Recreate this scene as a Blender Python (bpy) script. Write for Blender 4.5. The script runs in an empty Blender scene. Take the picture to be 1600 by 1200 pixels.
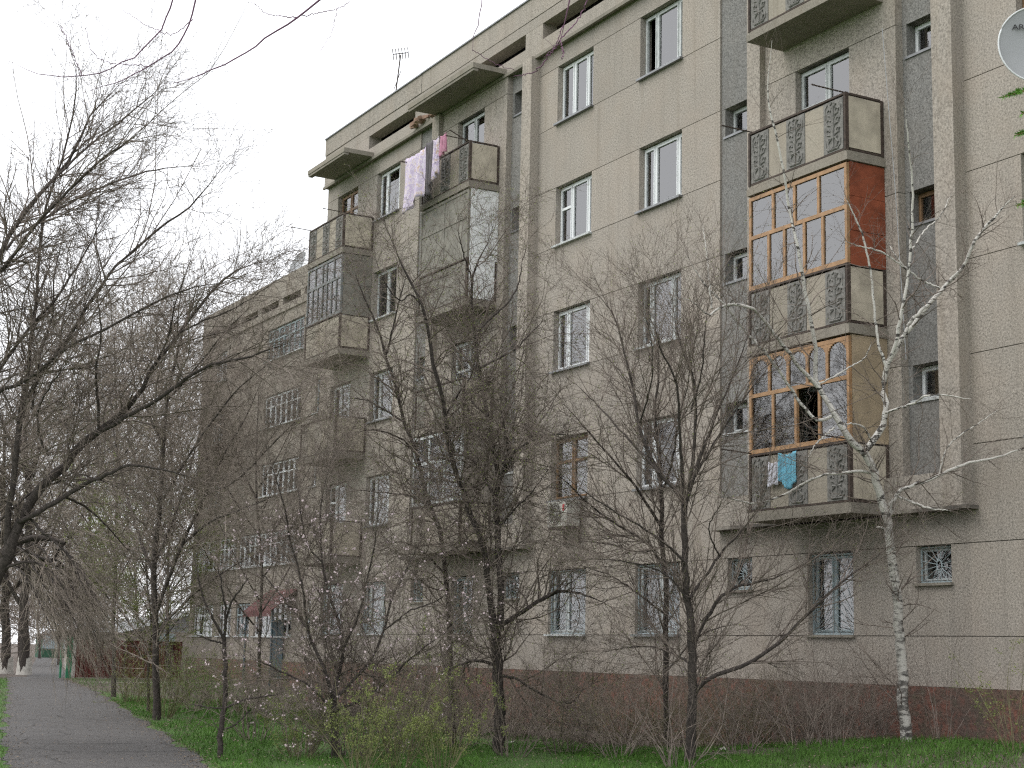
import bpy, bmesh, math, random
import numpy as np
from mathutils import Vector, Matrix

# ------------------------------------------------------------------ camera, sky, sun, exposure
SC = bpy.context.scene
COL = SC.collection
CAM_R = Vector((0.4867788, 0.8732392, 0.0223536))
CAM_U = Vector((0.1335102, -0.0996647, 0.9860233))
CAM_F = Vector((-0.8632621, 0.4769908, 0.1651010))
CAM_P = Vector((0.0, -18.502, 1.6))
FPX = 2500.0
cd = bpy.data.cameras.new('camera'); cam = bpy.data.objects.new('camera', cd); COL.objects.link(cam)
cd.sensor_width = 36.0; cd.lens = FPX / 1600.0 * 36.0; cd.clip_start = 0.1; cd.clip_end = 2000.0
cam.matrix_world = Matrix(((CAM_R.x, CAM_U.x, -CAM_F.x, CAM_P.x), (CAM_R.y, CAM_U.y, -CAM_F.y, CAM_P.y),
                           (CAM_R.z, CAM_U.z, -CAM_F.z, CAM_P.z), (0, 0, 0, 1)))
SC.camera = cam
SUN_EL, SUN_AZ = math.radians(52), math.radians(200)
wd = bpy.data.worlds.new('World'); SC.world = wd; wd.use_nodes = True
wn, wl = wd.node_tree.nodes, wd.node_tree.links
bg = wn['Background']
sky = wn.new('ShaderNodeTexSky'); sky.sky_type = 'NISHITA'; sky.sun_disc = False
sky.sun_elevation = SUN_EL; sky.sun_rotation = SUN_AZ; sky.air_density = 1.0; sky.dust_density = 6.0; sky.ozone_density = 0.6
mixw = wn.new('ShaderNodeMix'); mixw.data_type = 'RGBA'; mixw.inputs[0].default_value = 0.88   # closed cloud deck over the clear sky
mixw.inputs[7].default_value = (11.0, 11.15, 11.5, 1)
wl.new(sky.outputs[0], mixw.inputs[6]); wl.new(mixw.outputs[2], bg.inputs[0]); bg.inputs[1].default_value = 0.1
sd = bpy.data.lights.new('sun', 'SUN'); sun = bpy.data.objects.new('sun', sd); COL.objects.link(sun)
sd.energy = 0.6; sd.angle = math.radians(40); sd.color = (1.0, 0.97, 0.92)
sun.rotation_euler = (math.radians(90) - SUN_EL, 0, math.radians(180) - SUN_AZ)
SC.view_settings.view_transform = 'Standard'; SC.view_settings.look = 'None'
SC.view_settings.exposure = 0.78; SC.view_settings.gamma = 1.0
SC.cycles.use_denoising = False; SC.cycles.filter_width = 1.25; SC.cycles.max_bounces = 6; SC.cycles.transparent_max_bounces = 12

def at(px, py, d):
    """point seen at pixel (px, py) of the 1600x1200 photograph, d metres ahead"""
    return CAM_P + (CAM_F + CAM_R * ((px - 800) / FPX) - CAM_U * ((py - 600) / FPX)) * d

def ss(a, b, x):
    t = min(1, max(0, (x - a) / (b - a))); return t * t * (3 - 2 * t)
def gz(x, y):
    return 0.42 * ss(-23.5, -18.2, x) * ss(-6.0, -1.0, y) - 0.25 * ss(-30, -60, x) * 0

# ------------------------------------------------------------------ materials
def nt(name):
    m = bpy.data.materials.new(name); m.use_nodes = True
    t = m.node_tree; return m, t.nodes, t.links, t.nodes['Principled BSDF']
def noise(N, L, vec, scale, detail=4, rough=.55):
    n = N.new('ShaderNodeTexNoise'); n.inputs['Scale'].default_value = scale
    n.inputs['Detail'].default_value = detail; n.inputs['Roughness'].default_value = rough
    if vec: L.new(vec, n.inputs['Vector'])
    return n.outputs['Fac']
def ramp(N, L, fac, stops):
    r = N.new('ShaderNodeValToRGB'); e = r.color_ramp.elements
    while len(e) < len(stops): e.new(0.5)
    for i, (p, c) in enumerate(stops):
        e[i].position = p; e[i].color = (*c, 1) if len(c) == 3 else c
    L.new(fac, r.inputs[0]); return r.outputs[0]
def mixc(N, L, fac, a, b, mode='MIX'):
    m = N.new('ShaderNodeMix'); m.data_type = 'RGBA'; m.blend_type = mode
    for i, v in ((0, fac), (6, a), (7, b)):
        if hasattr(v, 'links'): L.new(v, m.inputs[i])
        elif isinstance(v, (int, float)): m.inputs[i].default_value = v
        else: m.inputs[i].default_value = (*v, 1)
    return m.outputs[2]
def coords(N, L, scale=(1, 1, 1), kind='pos'):
    if kind == 'pos': v = N.new('ShaderNodeNewGeometry').outputs['Position']
    else: v = N.new('ShaderNodeTexCoord').outputs['Object']
    mp = N.new('ShaderNodeMapping'); mp.inputs['Scale'].default_value = scale
    L.new(v, mp.inputs['Vector']); return mp.outputs[0]
def bump(N, L, B, h, strength, dist=.02):
    b = N.new('ShaderNodeBump'); b.inputs['Strength'].default_value = strength; b.inputs['Distance'].default_value = dist
    L.new(h, b.inputs['Height']); L.new(b.outputs[0], B.inputs['Normal'])
def plain(name, c, rough=.7, var=.25, scale=3.0, metal=0, bmp=.0, spec=.3):
    m, N, L, B = nt(name)
    v = coords(N, L)
    f = noise(N, L, v, scale, 6, .65)
    lo = tuple(x * (1 - var) for x in c); hi = tuple(min(1, x * (1 + var)) for x in c)
    L.new(ramp(N, L, f, [(.3, lo), (.7, hi)]), B.inputs['Base Color'])
    B.inputs['Roughness'].default_value = rough; B.inputs['Metallic'].default_value = metal
    B.inputs['Specular IOR Level'].default_value = spec
    if bmp: bump(N, L, B, noise(N, L, v, scale * 8, 4), bmp)
    return m
def stucco(name, c, speck=.2, stain=.5, fine=30, light_specks=False):
    """grey roughcast: fine grit, cloudy patches and dirt that has run down the face"""
    m, N, L, B = nt(name)
    v = coords(N, L)
    grit = noise(N, L, v, fine, 3, .7)
    base = ramp(N, L, grit, [(.32, tuple(x * (1 - speck * 2.2) for x in c)), (.5, c), (.68, tuple(x * (1 + speck * 1.6) for x in c))])
    cloud = noise(N, L, v, .9, 5, .6)
    base = mixc(N, L, ramp(N, L, cloud, [(.35, (0, 0, 0)), (.72, (.45 * stain,) * 3)]), base, tuple(x * .72 for x in c))
    pk = noise(N, L, coords(N, L, (.6, .6, .6)), 1.7, 3)
    base = mixc(N, L, ramp(N, L, pk, [(.45, (0, 0, 0)), (.75, (.35, .35, .35))]), base, (c[0] * 1.06, c[1] * .97, c[2] * .9))
    streak = noise(N, L, coords(N, L, (4.5, 4.5, .28)), 1.0, 5, .65)
    base = mixc(N, L, ramp(N, L, streak, [(.52, (0, 0, 0)), (.8, (.6 * stain,) * 3)]), base, tuple(x * .5 for x in c))
    oi = N.new('ShaderNodeObjectInfo'); tone = ramp(N, L, oi.outputs['Random'], [(0, (.90, .90, .90)), (1, (1.06, 1.05, 1.04))])
    base = mixc(N, L, 1.0, base, tone, 'MULTIPLY')
    rust = noise(N, L, coords(N, L, (2.2, 2.2, .16)), 1.0, 4, .7)
    base = mixc(N, L, ramp(N, L, rust, [(.56, (0, 0, 0)), (.74, (.55 * stain,) * 3)]), base, (c[0] * .62, c[1] * .56, c[2] * .48))
    if light_specks:
        sp = noise(N, L, v, 45, 2, .5)
        base = mixc(N, L, ramp(N, L, sp, [(.64, (0, 0, 0)), (.69, (.6, .6, .6))]), base, (.4, .4, .4))
    L.new(base, B.inputs['Base Color']); B.inputs['Roughness'].default_value = .95; B.inputs['Specular IOR Level'].default_value = .15
    bump(N, L, B, grit, .5, .012)
    return m
M = {}
M['wall'] = stucco('roughcast', (.340, .310, .275), .25, .7)
M['wall2'] = stucco('roughcast_old', (.30, .271, .236), .24, .9)
M['grey'] = stucco('grey_chip_render', (.205, .202, .194), .26, .4, 34, True)
M['conc'] = stucco('concrete', (.26, .24, .205), .12, 1.0, 30)
def m_joint():
    m, N, L, B = nt('joint_mortar')
    f = noise(N, L, coords(N, L), 1.3, 5, .7)
    L.new(ramp(N, L, f, [(.36, (.045, .04, .035)), (.52, (.12, .108, .094)), (.66, (.27, .245, .212))]), B.inputs['Base Color'])
    B.inputs['Roughness'].default_value = .95; return m
M['joint'] = m_joint()
def m_plinth():
    m, N, L, B = nt('brown_chip_roughcast')
    v = coords(N, L); f = noise(N, L, v, 15, 4, .75); h = noise(N, L, v, 7, 3, .7); g = noise(N, L, coords(N, L, (1.1, 1.1, .5)), 1.1, 4)
    c = ramp(N, L, f, [(.28, (.035, .026, .022)), (.45, (.105, .068, .052)), (.58, (.15, .095, .072)), (.72, (.24, .19, .15))])
    c = mixc(N, L, ramp(N, L, h, [(.50, (0, 0, 0)), (.66, (.75,) * 3)]), c, (.21, .075, .05))
    c = mixc(N, L, ramp(N, L, h, [(.34, (.6,) * 3), (.46, (0, 0, 0))]), c, (.085, .082, .05))
    c = mixc(N, L, ramp(N, L, g, [(.42, (0, 0, 0)), (.66, (.55,) * 3)]), c, (.085, .068, .058))
    L.new(c, B.inputs['Base Color']); B.inputs['Roughness'].default_value = .95; bump(N, L, B, f, .9, .03); return m
M['plinth'] = m_plinth()
M['pvc'] = plain('white_plastic', (.66, .68, .69), .35, .06)
M['oldwhite'] = plain('old_white_paint', (.47, .49, .49), .55, .25, 9)
M['bluegrey'] = plain('blue_grey_paint', (.30, .36, .38), .6, .2, 6)
M['wood'] = plain('varnished_pine', (.33, .195, .10), .5, .3, 7)
M['browood'] = plain('brown_wood', (.20, .12, .065), .6, .3, 7)
M['redboard'] = plain('red_brown_board', (.225, .062, .030), .65, .38, 3.2)
M['tan'] = plain('tan_board', (.32, .255, .175), .75, .3, 2.2)
M['rust'] = plain('rusty_steel', (.062, .046, .038), .8, .5, 14)
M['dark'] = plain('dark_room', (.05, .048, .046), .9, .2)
M['curtain'] = plain('net_curtain', (.80, .81, .83), .9, .08, 5)
M['curtain2'] = plain('beige_curtain', (.58, .55, .50), .9, .12, 5)
M['orn'] = plain('cast_ornament_grey', (.185, .18, .168), .9, .4, 14, bmp=.25)
M['panel'] = stucco('pale_panel', (.335, .305, .255), .08, .8, 26)
M['slate'] = plain('grey_slate_paint', (.17, .18, .18), .6, .2, 6)
M['blank'] = plain('weathered_board', (.20, .19, .165), .85, .3, 4)
M['white'] = plain('white_board', (.74, .75, .75), .6, .12, 3)
M['pale_side'] = plain('pale_cement_board', (.43, .385, .31), .85, .3, 2.4)
M['lead'] = plain('galvanised_sheet', (.22, .225, .23), .45, .2, 5, .6)
M['bark'] = plain('dark_bark', (.060, .050, .045), .95, .55, 22, bmp=.6)
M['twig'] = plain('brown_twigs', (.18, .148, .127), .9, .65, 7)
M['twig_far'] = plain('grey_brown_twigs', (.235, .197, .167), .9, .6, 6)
M['twig_pale'] = plain('pale_twigs', (.27, .23, .19), .9, .6, 6)
M['twig_purple'] = plain('purple_brown_twigs', (.15, .075, .12), .8, .3, 4)
M['twig_green'] = plain('olive_twigs', (.15, .14, .075), .9, .6, 6)
M['bud'] = plain('yellow_green_buds', (.16, .19, .055), .8, .4, 3)
M['leaf'] = plain('young_leaves', (.10, .20, .03), .7, .3, 3)
M['petal'] = plain('blossom_petals', (.62, .51, .53), .8, .15, 9)
M['needle'] = plain('fresh_needles', (.10, .24, .03), .6, .3, 12)
M['blade'] = plain('grass_blades', (.062, .14, .02), .7, .45, 1.6)
M['redsheet'] = plain('dark_red_sheet', (.085, .02, .015), .6, .2, 1.5)
M['greenpaint'] = plain('green_paint', (.03, .17, .085), .6, .2, 4)
M['bluepaint'] = plain('blue_paint', (.04, .065, .078), .6, .25, 4)
M['awn'] = plain('faded_red_awning', (.10, .038, .038), .6, .3, 2)
M['whitewash'] = plain('whitewash', (.45, .43, .39), .9, .25, 6)
M['roofgrey'] = plain('grey_roof_sheet', (.22, .225, .23), .6, .15, 2)
M['brick'] = plain('broken_brick', (.30, .20, .15), .9, .4, 9)
M['acwhite'] = plain('ac_casing', (.44, .43, .39), .5, .2, 5)
M['black'] = plain('black_plastic', (.02, .02, .02), .6, .2)
M['redmark'] = plain('red_mark', (.5, .03, .05), .6, .1)
M['dishgrey'] = plain('dish_grey', (.30, .31, .32), .4, .06, 2)
M['dishrim'] = plain('dish_rim', (.62, .64, .65), .4, .06, 2)
M['lilac'] = None; M['cloth_grey'] = plain('grey_cloth', (.13, .12, .13), .95, .2, 5); M['cloth_pink'] = plain('pink_cloth', (.45, .22, .30), .95, .3, 9)
M['cloth_blue'] = plain('light_blue_cloth', (.16, .42, .55), .95, .15, 4)
M['cloth_white'] = plain('white_print_cloth', (.62, .62, .68), .95, .2, 14)

def m_glass():
    m, N, L, B = nt('window_glass')
    out = N['Material Output']
    tr = N.new('ShaderNodeBsdfTransparent'); tr.inputs[0].default_value = (.92, .94, .94, 1)
    gl = N.new('ShaderNodeBsdfGlossy'); gl.inputs['Roughness'].default_value = .03
    fr = N.new('ShaderNodeFresnel'); fr.inputs[0].default_value = 2.8
    b = N.new('ShaderNodeBump'); b.inputs['Strength'].default_value = .06; b.inputs['Distance'].default_value = .02
    L.new(noise(N, L, coords(N, L), 1.4, 2), b.inputs['Height']); L.new(b.outputs[0], gl.inputs['Normal'])
    mx = N.new('ShaderNodeMixShader'); L.new(fr.outputs[0], mx.inputs[0]); L.new(tr.outputs[0], mx.inputs[1]); L.new(gl.outputs[0], mx.inputs[2])
    L.new(mx.outputs[0], out.inputs[0]); return m
M['glass'] = m_glass()
def m_lilac():
    m, N, L, B = nt('lilac_print')
    v = coords(N, L); f = noise(N, L, v, 9, 3)
    L.new(ramp(N, L, f, [(.36, (.60, .55, .64)), (.47, (.46, .38, .54)), (.56, (.66, .60, .66)), (.66, (.48, .36, .30))]), B.inputs['Base Color'])
    B.inputs['Roughness'].default_value = .95; return m
M['lilac'] = m_lilac()
def m_birch():
    m, N, L, B = nt('birch_bark')
    v = coords(N, L, (5, 5, 14)); f = noise(N, L, v, 1.0, 5, .7)
    v2 = coords(N, L, (3, 3, 1.6)); g = noise(N, L, v2, 1.3, 3)
    c = ramp(N, L, f, [(.42, (.50, .48, .44)), (.54, (.58, .56, .52)), (.575, (.05, .045, .04))])
    c2 = ramp(N, L, f, [(.34, (.52, .50, .46)), (.47, (.45, .43, .39)), (.50, (.05, .045, .04))])
    pz = N.new('ShaderNodeSeparateXYZ'); L.new(N.new('ShaderNodeNewGeometry').outputs['Position'], pz.inputs[0])
    mr = N.new('ShaderNodeMapRange'); L.new(pz.outputs[2], mr.inputs[0]); mr.inputs[1].default_value = .6; mr.inputs[2].default_value = 4.6
    mr.inputs[3].default_value = .9; mr.inputs[4].default_value = 0
    c = mixc(N, L, mr.outputs[0], c, c2)
    c = mixc(N, L, ramp(N, L, g, [(.45, (0, 0, 0)), (.7, (.45,) * 3)]), c, (.36, .33, .30))
    L.new(c, B.inputs['Base Color']); B.inputs['Roughness'].default_value = .8
    bump(N, L, B, f, .3, .01); return m
M['birch'] = m_birch()
M['birch_twig'] = plain('birch_limb', (.44, .42, .40), .85, .25, 6)
def m_ground():
    m, N, L, B = nt('lawn_and_dirt')
    v = coords(N, L); big = noise(N, L, v, .55, 5, .6); fine = noise(N, L, v, 30, 4, .7)
    grass = ramp(N, L, fine, [(.3, (.035, .085, .012)), (.7, (.075, .15, .025))])
    dirt = ramp(N, L, fine, [(.3, (.06, .046, .036)), (.7, (.125, .10, .082))])
    px = N.new('ShaderNodeSeparateXYZ'); L.new(N.new('ShaderNodeNewGeometry').outputs['Position'], px.inputs[0])
    mr = N.new('ShaderNodeMapRange'); L.new(px.outputs[1], mr.inputs[0]); mr.inputs[1].default_value = -4.4; mr.inputs[2].default_value = -2.2   # bare strip along the wall
    ad = N.new('ShaderNodeMath'); ad.operation = 'ADD'; L.new(mr.outputs[0], ad.inputs[0]); L.new(big, ad.inputs[1])
    L.new(mixc(N, L, ramp(N, L, ad.outputs[0], [(.62, (0, 0, 0)), (.86, (1, 1, 1))]), grass, dirt), B.inputs['Base Color'])
    B.inputs['Roughness'].default_value = 1; bump(N, L, B, fine, .6, .04); return m
M['ground'] = m_ground()
def m_asphalt():
    m, N, L, B = nt('worn_asphalt')
    v = coords(N, L); fine = noise(N, L, v, 34, 4, .75); big = noise(N, L, v, .8, 5, .65); mid = noise(N, L, v, 6, 4, .7)
    c = ramp(N, L, fine, [(.3, (.022, .021, .020)), (.5, (.060, .056, .054)), (.68, (.17, .16, .15))])
    c = mixc(N, L, ramp(N, L, big, [(.38, (0, 0, 0)), (.7, (.6,) * 3)]), c, (.048, .044, .042))
    c = mixc(N, L, ramp(N, L, mid, [(.55, (0, 0, 0)), (.78, (.5,) * 3)]), c, (.10, .092, .084))
    vo = N.new('ShaderNodeTexVoronoi'); vo.feature = 'DISTANCE_TO_EDGE'; vo.inputs['Scale'].default_value = .55
    wv = N.new('ShaderNodeMix'); wv.data_type = 'VECTOR'; wv.inputs[0].default_value = .12
    nz = N.new('ShaderNodeTexNoise'); nz.inputs['Scale'].default_value = 2.5; L.new(v, nz.inputs['Vector']); L.new(v, wv.inputs[4]); L.new(nz.outputs['Color'], wv.inputs[5]); L.new(wv.outputs[1], vo.inputs['Vector'])
    c = mixc(N, L, ramp(N, L, vo.outputs['Distance'], [(.004, (.75,) * 3), (.016, (0, 0, 0))]), c, (.022, .020, .018))
    L.new(c, B.inputs['Base Color']); B.inputs['Roughness'].default_value = .85; bump(N, L, B, fine, .5, .01); return m
M['asphalt'] = m_asphalt()

# ------------------------------------------------------------------ mesh helpers
class MB:
    def __init__(s): s.v = []; s.f = []
    def box(s, x0, x1, y0, y1, z0, z1):
        b = len(s.v)
        s.v += [(x, y, z) for z in (z0, z1) for y in (y0, y1) for x in (x0, x1)]
        s.f += [tuple(b + i for i in q) for q in ((0, 2, 3, 1), (4, 5, 7, 6), (0, 1, 5, 4), (2, 6, 7, 3), (0, 4, 6, 2), (1, 3, 7, 5))]
        return s
    def quad(s, *p):
        b = len(s.v); s.v += [tuple(x) for x in p]; s.f.append(tuple(range(b, b + len(p)))); return s
    def tube(s, pts, rads, k=6, cap=True):
        P = [Vector(p) for p in pts]; n = len(P)
        if not hasattr(rads, '__len__'): rads = [rads] * n
        b = len(s.v); ref = None
        for i in range(n):
            t = (P[min(i + 1, n - 1)] - P[max(i - 1, 0)]).normalized()
            a = t.cross(Vector((0, 0, 1)) if abs(t.z) < .9 else Vector((1, 0, 0))).normalized(); c = t.cross(a)
            for j in range(k):
                an = 2 * math.pi * j / k; s.v.append(tuple(P[i] + (a * math.cos(an) + c * math.sin(an)) * rads[i]))
        for i in range(n - 1):
            for j in range(k):
                s.f.append((b + i * k + j, b + i * k + (j + 1) % k, b + (i + 1) * k + (j + 1) % k, b + (i + 1) * k + j))
        if cap:
            s.f.append(tuple(b + j for j in reversed(range(k)))); s.f.append(tuple(b + (n - 1) * k + j for j in range(k)))
        return s
    def mesh(s, name):
        me = bpy.data.meshes.new(name); me.from_pydata(s.v, [], s.f); me.update(); return me
    def build(s, name, mat, parent=None, smooth=False):
        me = s.mesh(name); me.materials.append(mat)
        if smooth:
            for p in me.polygons: p.use_smooth = True
        return link(name, me, parent)
def link(name, me, parent=None, loc=None):
    o = bpy.data.objects.new(name, me); COL.objects.link(o)
    if parent is not None: o.parent = parent
    if loc: o.location = loc
    return o
def tag(o, label, cat, group=None):
    o['label'] = label; o['category'] = cat
    if group: o['group'] = group
    return o
def thing(name, label, cat, loc=(0, 0, 0), group=None):
    o = link(name, None); o.location = loc; o.empty_display_size = .2; return tag(o, label, cat, group)
def struct(o, kind='structure'): o['kind'] = kind; return o

# ------------------------------------------------------------------ ground, path
def ground():
    xs = [-900, -300, -160, -110] + [-80 + i * 1.0 for i in range(82)] + [10, 60, 300, 900]
    ys = [-900, -200, -60, -30] + [-20 + i * .5 for i in range(41)] + [2, 8, 30, 120, 900]
    v = [(x, y, gz(x, y)) for y in ys for x in xs]; n = len(xs)
    f = [(j * n + i, j * n + i + 1, (j + 1) * n + i + 1, (j + 1) * n + i) for j in range(len(ys) - 1) for i in range(n - 1)]
    me = bpy.data.meshes.new('ground'); me.from_pydata(v, [], f); me.materials.append(M['ground'])
    for p in me.polygons: p.use_smooth = True
    return struct(link('ground', me))
ground()
def edge_r(x):     # south-east edge of the footpath
    return np.interp(x, [-74, -54, -34, -20.8, 5], [-.5, -4.16, -8.45, -11.35, -16.7])
def edge_l(x):
    return np.interp(x, [-74, -56.9, -35.5, -28.4, -20, 5], [-2.9, -6.45, -11.0, -12.5, -14.2, -20.0])
def path():
    rnd = random.Random(3); v = []; f = []
    xs = np.linspace(-74, 5, 320)
    for i, x in enumerate(xs):
        a = edge_l(x) + rnd.gauss(0, .05) + .08 * math.sin(x * 1.7); b = edge_r(x) + rnd.gauss(0, .05) + .1 * math.sin(x * 1.3 + 1)
        v += [(x, a, .004), (x, a * .75 + b * .25, .016), (x, a * .25 + b * .75, .016), (x, b, .004)]
        if i: o = (i - 1) * 4; f += [(o + k, o + 4 + k, o + 5 + k, o + 1 + k) for k in range(3)]
    me = bpy.data.meshes.new('path'); me.from_pydata(v, [], [q[::-1] for q in f]); me.materials.append(M['asphalt'])
    struct(link('path', me))
    m = MB()
    for i in range(24):
        x0, x1 = -73.9 - i * 5, -73.9 - (i + 1) * 5
        y = lambda x: -1.1 - (x + 74) * .232
        m.quad((x0, y(x0) - .95, .006), (x0, y(x0) + .95, .006), (x1, y(x1) + .95, .006), (x1, y(x1) - .95, .006))
    struct(m.build('alley_path', M['asphalt']))
    m = MB(); pr = None
    for i in range(12):
        x, y = -66 - i * .15, -1.6 + i * 1.1
        c = ((x - .9, y + rnd.gauss(0, .1), .009), (x + .9, y + rnd.gauss(0, .1), .009))
        if pr: m.quad(pr[0], pr[1], c[1], c[0])
        pr = c
    struct(m.build('dirt_track', plain('pale_dirt', (.19, .165, .14), .95, .25, 4)))
path()

# ------------------------------------------------------------------ apartment building
H = 3.0
def SILL(k): return 2.0 + H * (k - 1)
def TOP(k): return 3.45 + H * (k - 1)
TH = .30
def panel(parent, x0, x1, y0, y1, z0, z1, mat='wall', name='wall_panel'):
    return MB().box(x0, x1, y0, y1, z0, z1).build(name, M[mat], parent)
_cache = {}
def cached(key, fn):
    if key not in _cache: _cache[key] = fn()
    return _cache[key]
def pane_mesh(w, h):
    def mk():
        me = MB().box(0, w, -.004, .004, 0, h).mesh('pane'); me.materials.append(M['glass']); return me
    return cached(('pane', round(w, 3), round(h, 3)), mk)
def curtain_mesh(w, h, mat, seed):
    def mk():
        rnd = random.Random(seed); n = max(8, int(w / .035)); m = MB(); ph = rnd.random() * 6
        for i in range(n + 1):
            x = w * i / n; y = .018 * math.sin(i * 1.05 + ph) + .007 * math.sin(i * .43 + ph * 2)
            m.v += [(x, y, 0), (x, y * 1.2, h)]
            if i: m.f.append((2 * i - 2, 2 * i, 2 * i + 1, 2 * i - 1))
        me = m.mesh('curtain'); me.materials.append(M[mat]); return me
    return cached(('cur', round(w, 3), round(h, 3), mat, seed), mk)
def window(bld, x0, x1, z0, z1, y=.17, lites=(0, .5, 1), transoms=(), mat='pvc', bar=.055, sill=None, curtains=(), dark=(), seed=0, lean=0):
    """window: frame mesh with panes, curtain and sill below it as sub-parts; transoms = (lite index, height share)"""
    w, h = x1 - x0, z1 - z0
    key = ('win', round(w, 3), round(h, 3), tuple(lites), tuple(transoms), mat, bar)
    def mk():
        m = MB(); b = bar
        m.box(0, w, -.03, .04, 0, b).box(0, w, -.03, .04, h - b, h).box(0, b, -.031, .041, b, h - b).box(w - b, w, -.031, .041, b, h - b)
        for f in lites[1:-1]:
            m.box(w * f - b * .65, w * f + b * .65, -.034, .042, b, h - b)
        for i in range(len(lites) - 1):       # sash of every light, a little proud
            a, c = w * lites[i] + (b if i == 0 else b * .65), w * lites[i + 1] - (b if i == len(lites) - 2 else b * .65)
            s = b * .6
            m.box(a, a + s, -.05, 0, b, h - b).box(c - s, c, -.05, 0, b, h - b).box(a + s, c - s, -.049, 0, b, b + s).box(a + s, c - s, -.049, 0, h - b - s, h - b)
            for (ti, tf) in transoms:
                if ti == i: m.box(a + s, c - s, -.048, .01, h * tf - b * .55, h * tf + b * .55)
        me = m.mesh('window'); me.materials.append(M[mat]); return me
    o = link('window', cached(key, mk), bld, (x0, y, z0))
    for i in range(len(lites) - 1):
        a, c = w * lites[i] + bar, w * lites[i + 1] - bar
        cuts = sorted([0] + [t[1] for t in transoms if t[0] == i] + [1])
        for q in range(len(cuts) - 1):
            if i in dark and q == 0: continue
            za, zb = h * cuts[q] + bar * .8, h * cuts[q + 1] - bar * .8
            link('pane', pane_mesh(c - a, zb - za), o, (a, -.012, za))
    for (a, c, cm) in curtains:
        link('curtain', curtain_mesh(w * (c - a), h - .06, cm, seed % 5), o, (w * a, .06, .03))
    if sill:
        def mks():
            me = MB().box(-.04, w + .04, -.26, -.03, -.05, -.005).mesh('sill'); me.materials.append(M[sill]); return me
        link('sill', cached(('sill', round(w, 3), sill), mks), o)
    return o
def grille(win, w, h, kind, mat='bluegrey'):
    m = MB(); y = -.09
    m.box(0, w, y - .007, y + .007, 0, .025).box(0, w, y - .007, y + .007, h - .025, h).box(0, .025, y - .011, y + .011, .025, h - .025).box(w - .025, w, y - .011, y + .011, .025, h - .025)
    if kind == 'sun':
        cx, cz, r0 = w * .52, h * .48, .055
        m.tube([(cx + r0 * math.cos(a * math.pi / 8), y, cz + r0 * 1.5 * math.sin(a * math.pi / 8)) for a in range(17)], .012, 4, False)
        for i in range(16):
            a = 2 * math.pi * (i + .5) / 16; dx, dz = math.cos(a), math.sin(a)
            t = min((w / 2 - .02) / max(abs(dx), 1e-3), (h / 2 - .02) / max(abs(dz), 1e-3))
            m.tube([(cx + dx * r0, y, cz + dz * r0 * 1.5), (min(w - .02, max(.02, cx + dx * t)), y, min(h - .02, max(.02, cz + dz * t)))], .0075, 4, False)
    else:
        for s in (-1, 1):
            bx = 0.0 if s < 0 else w
            for i in range(8):
                a = math.radians(8 + i * 10.2); L = h * .98
                ex, ez = bx - s * math.sin(a) * L, .02 + math.cos(a) * L
                t = min(1, (w / 2) / max(1e-3, abs(ex - bx)), (h - .02) / ez)
                m.tube([(bx, y, .02), (bx + (ex - bx) * t, y,   .02 + (ez - .02) * t)], .006, 4, False)
    return m.build('grille', M[mat], win)

def orn_mesh(w, h):
    """cast balcony slab with a vase-and-scroll plant in relief"""
    m = MB(); m.box(0, w, -.02, .03, 0, h)
    y = -.026; cx = w / 2
    def tb(p, r): m.tube([(cx + a, y, b * h) for a, b in p], r, 5, False)
    for s in (-1, 1):
        tb([(s * .02, .06), (s * .10, .10), (s * .13, .17), (s * .08, .24), (s * .05, .27)], .018)
        tb([(0, .27), (s * .06, .34), (s * .15, .36), (s * .17, .43), (s * .11, .46), (s * .08, .41)], .016)
        tb([(0, .45), (s * .05, .53), (s * .14, .55), (s * .17, .62), (s * .11, .66), (s * .07, .61)], .016)
        tb([(0, .62), (s * .05, .71), (s * .13, .74), (s * .15, .81), (s * .09, .85), (s * .06, .80)], .016)
        tb([(s * .03, .86), (s * .08, .92), (s * .02, .96)], .015)
        tb([(s * .12, .05), (s * .18, .10), (s * .19, .22)], .012); tb([(s * .19, .68), (s * .20, .88), (s * .14, .95)], .012)
    tb([(0, .08), (0, .3), (0, .9)], .02); tb([(-.14, .05), (.14, .05)], .02); tb([(-.11, .27), (.11, .27)], .02)
    me = m.mesh('front_panel'); me.materials.append(M['orn']); return me
BYW, BYF = -.12, -.95
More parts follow.
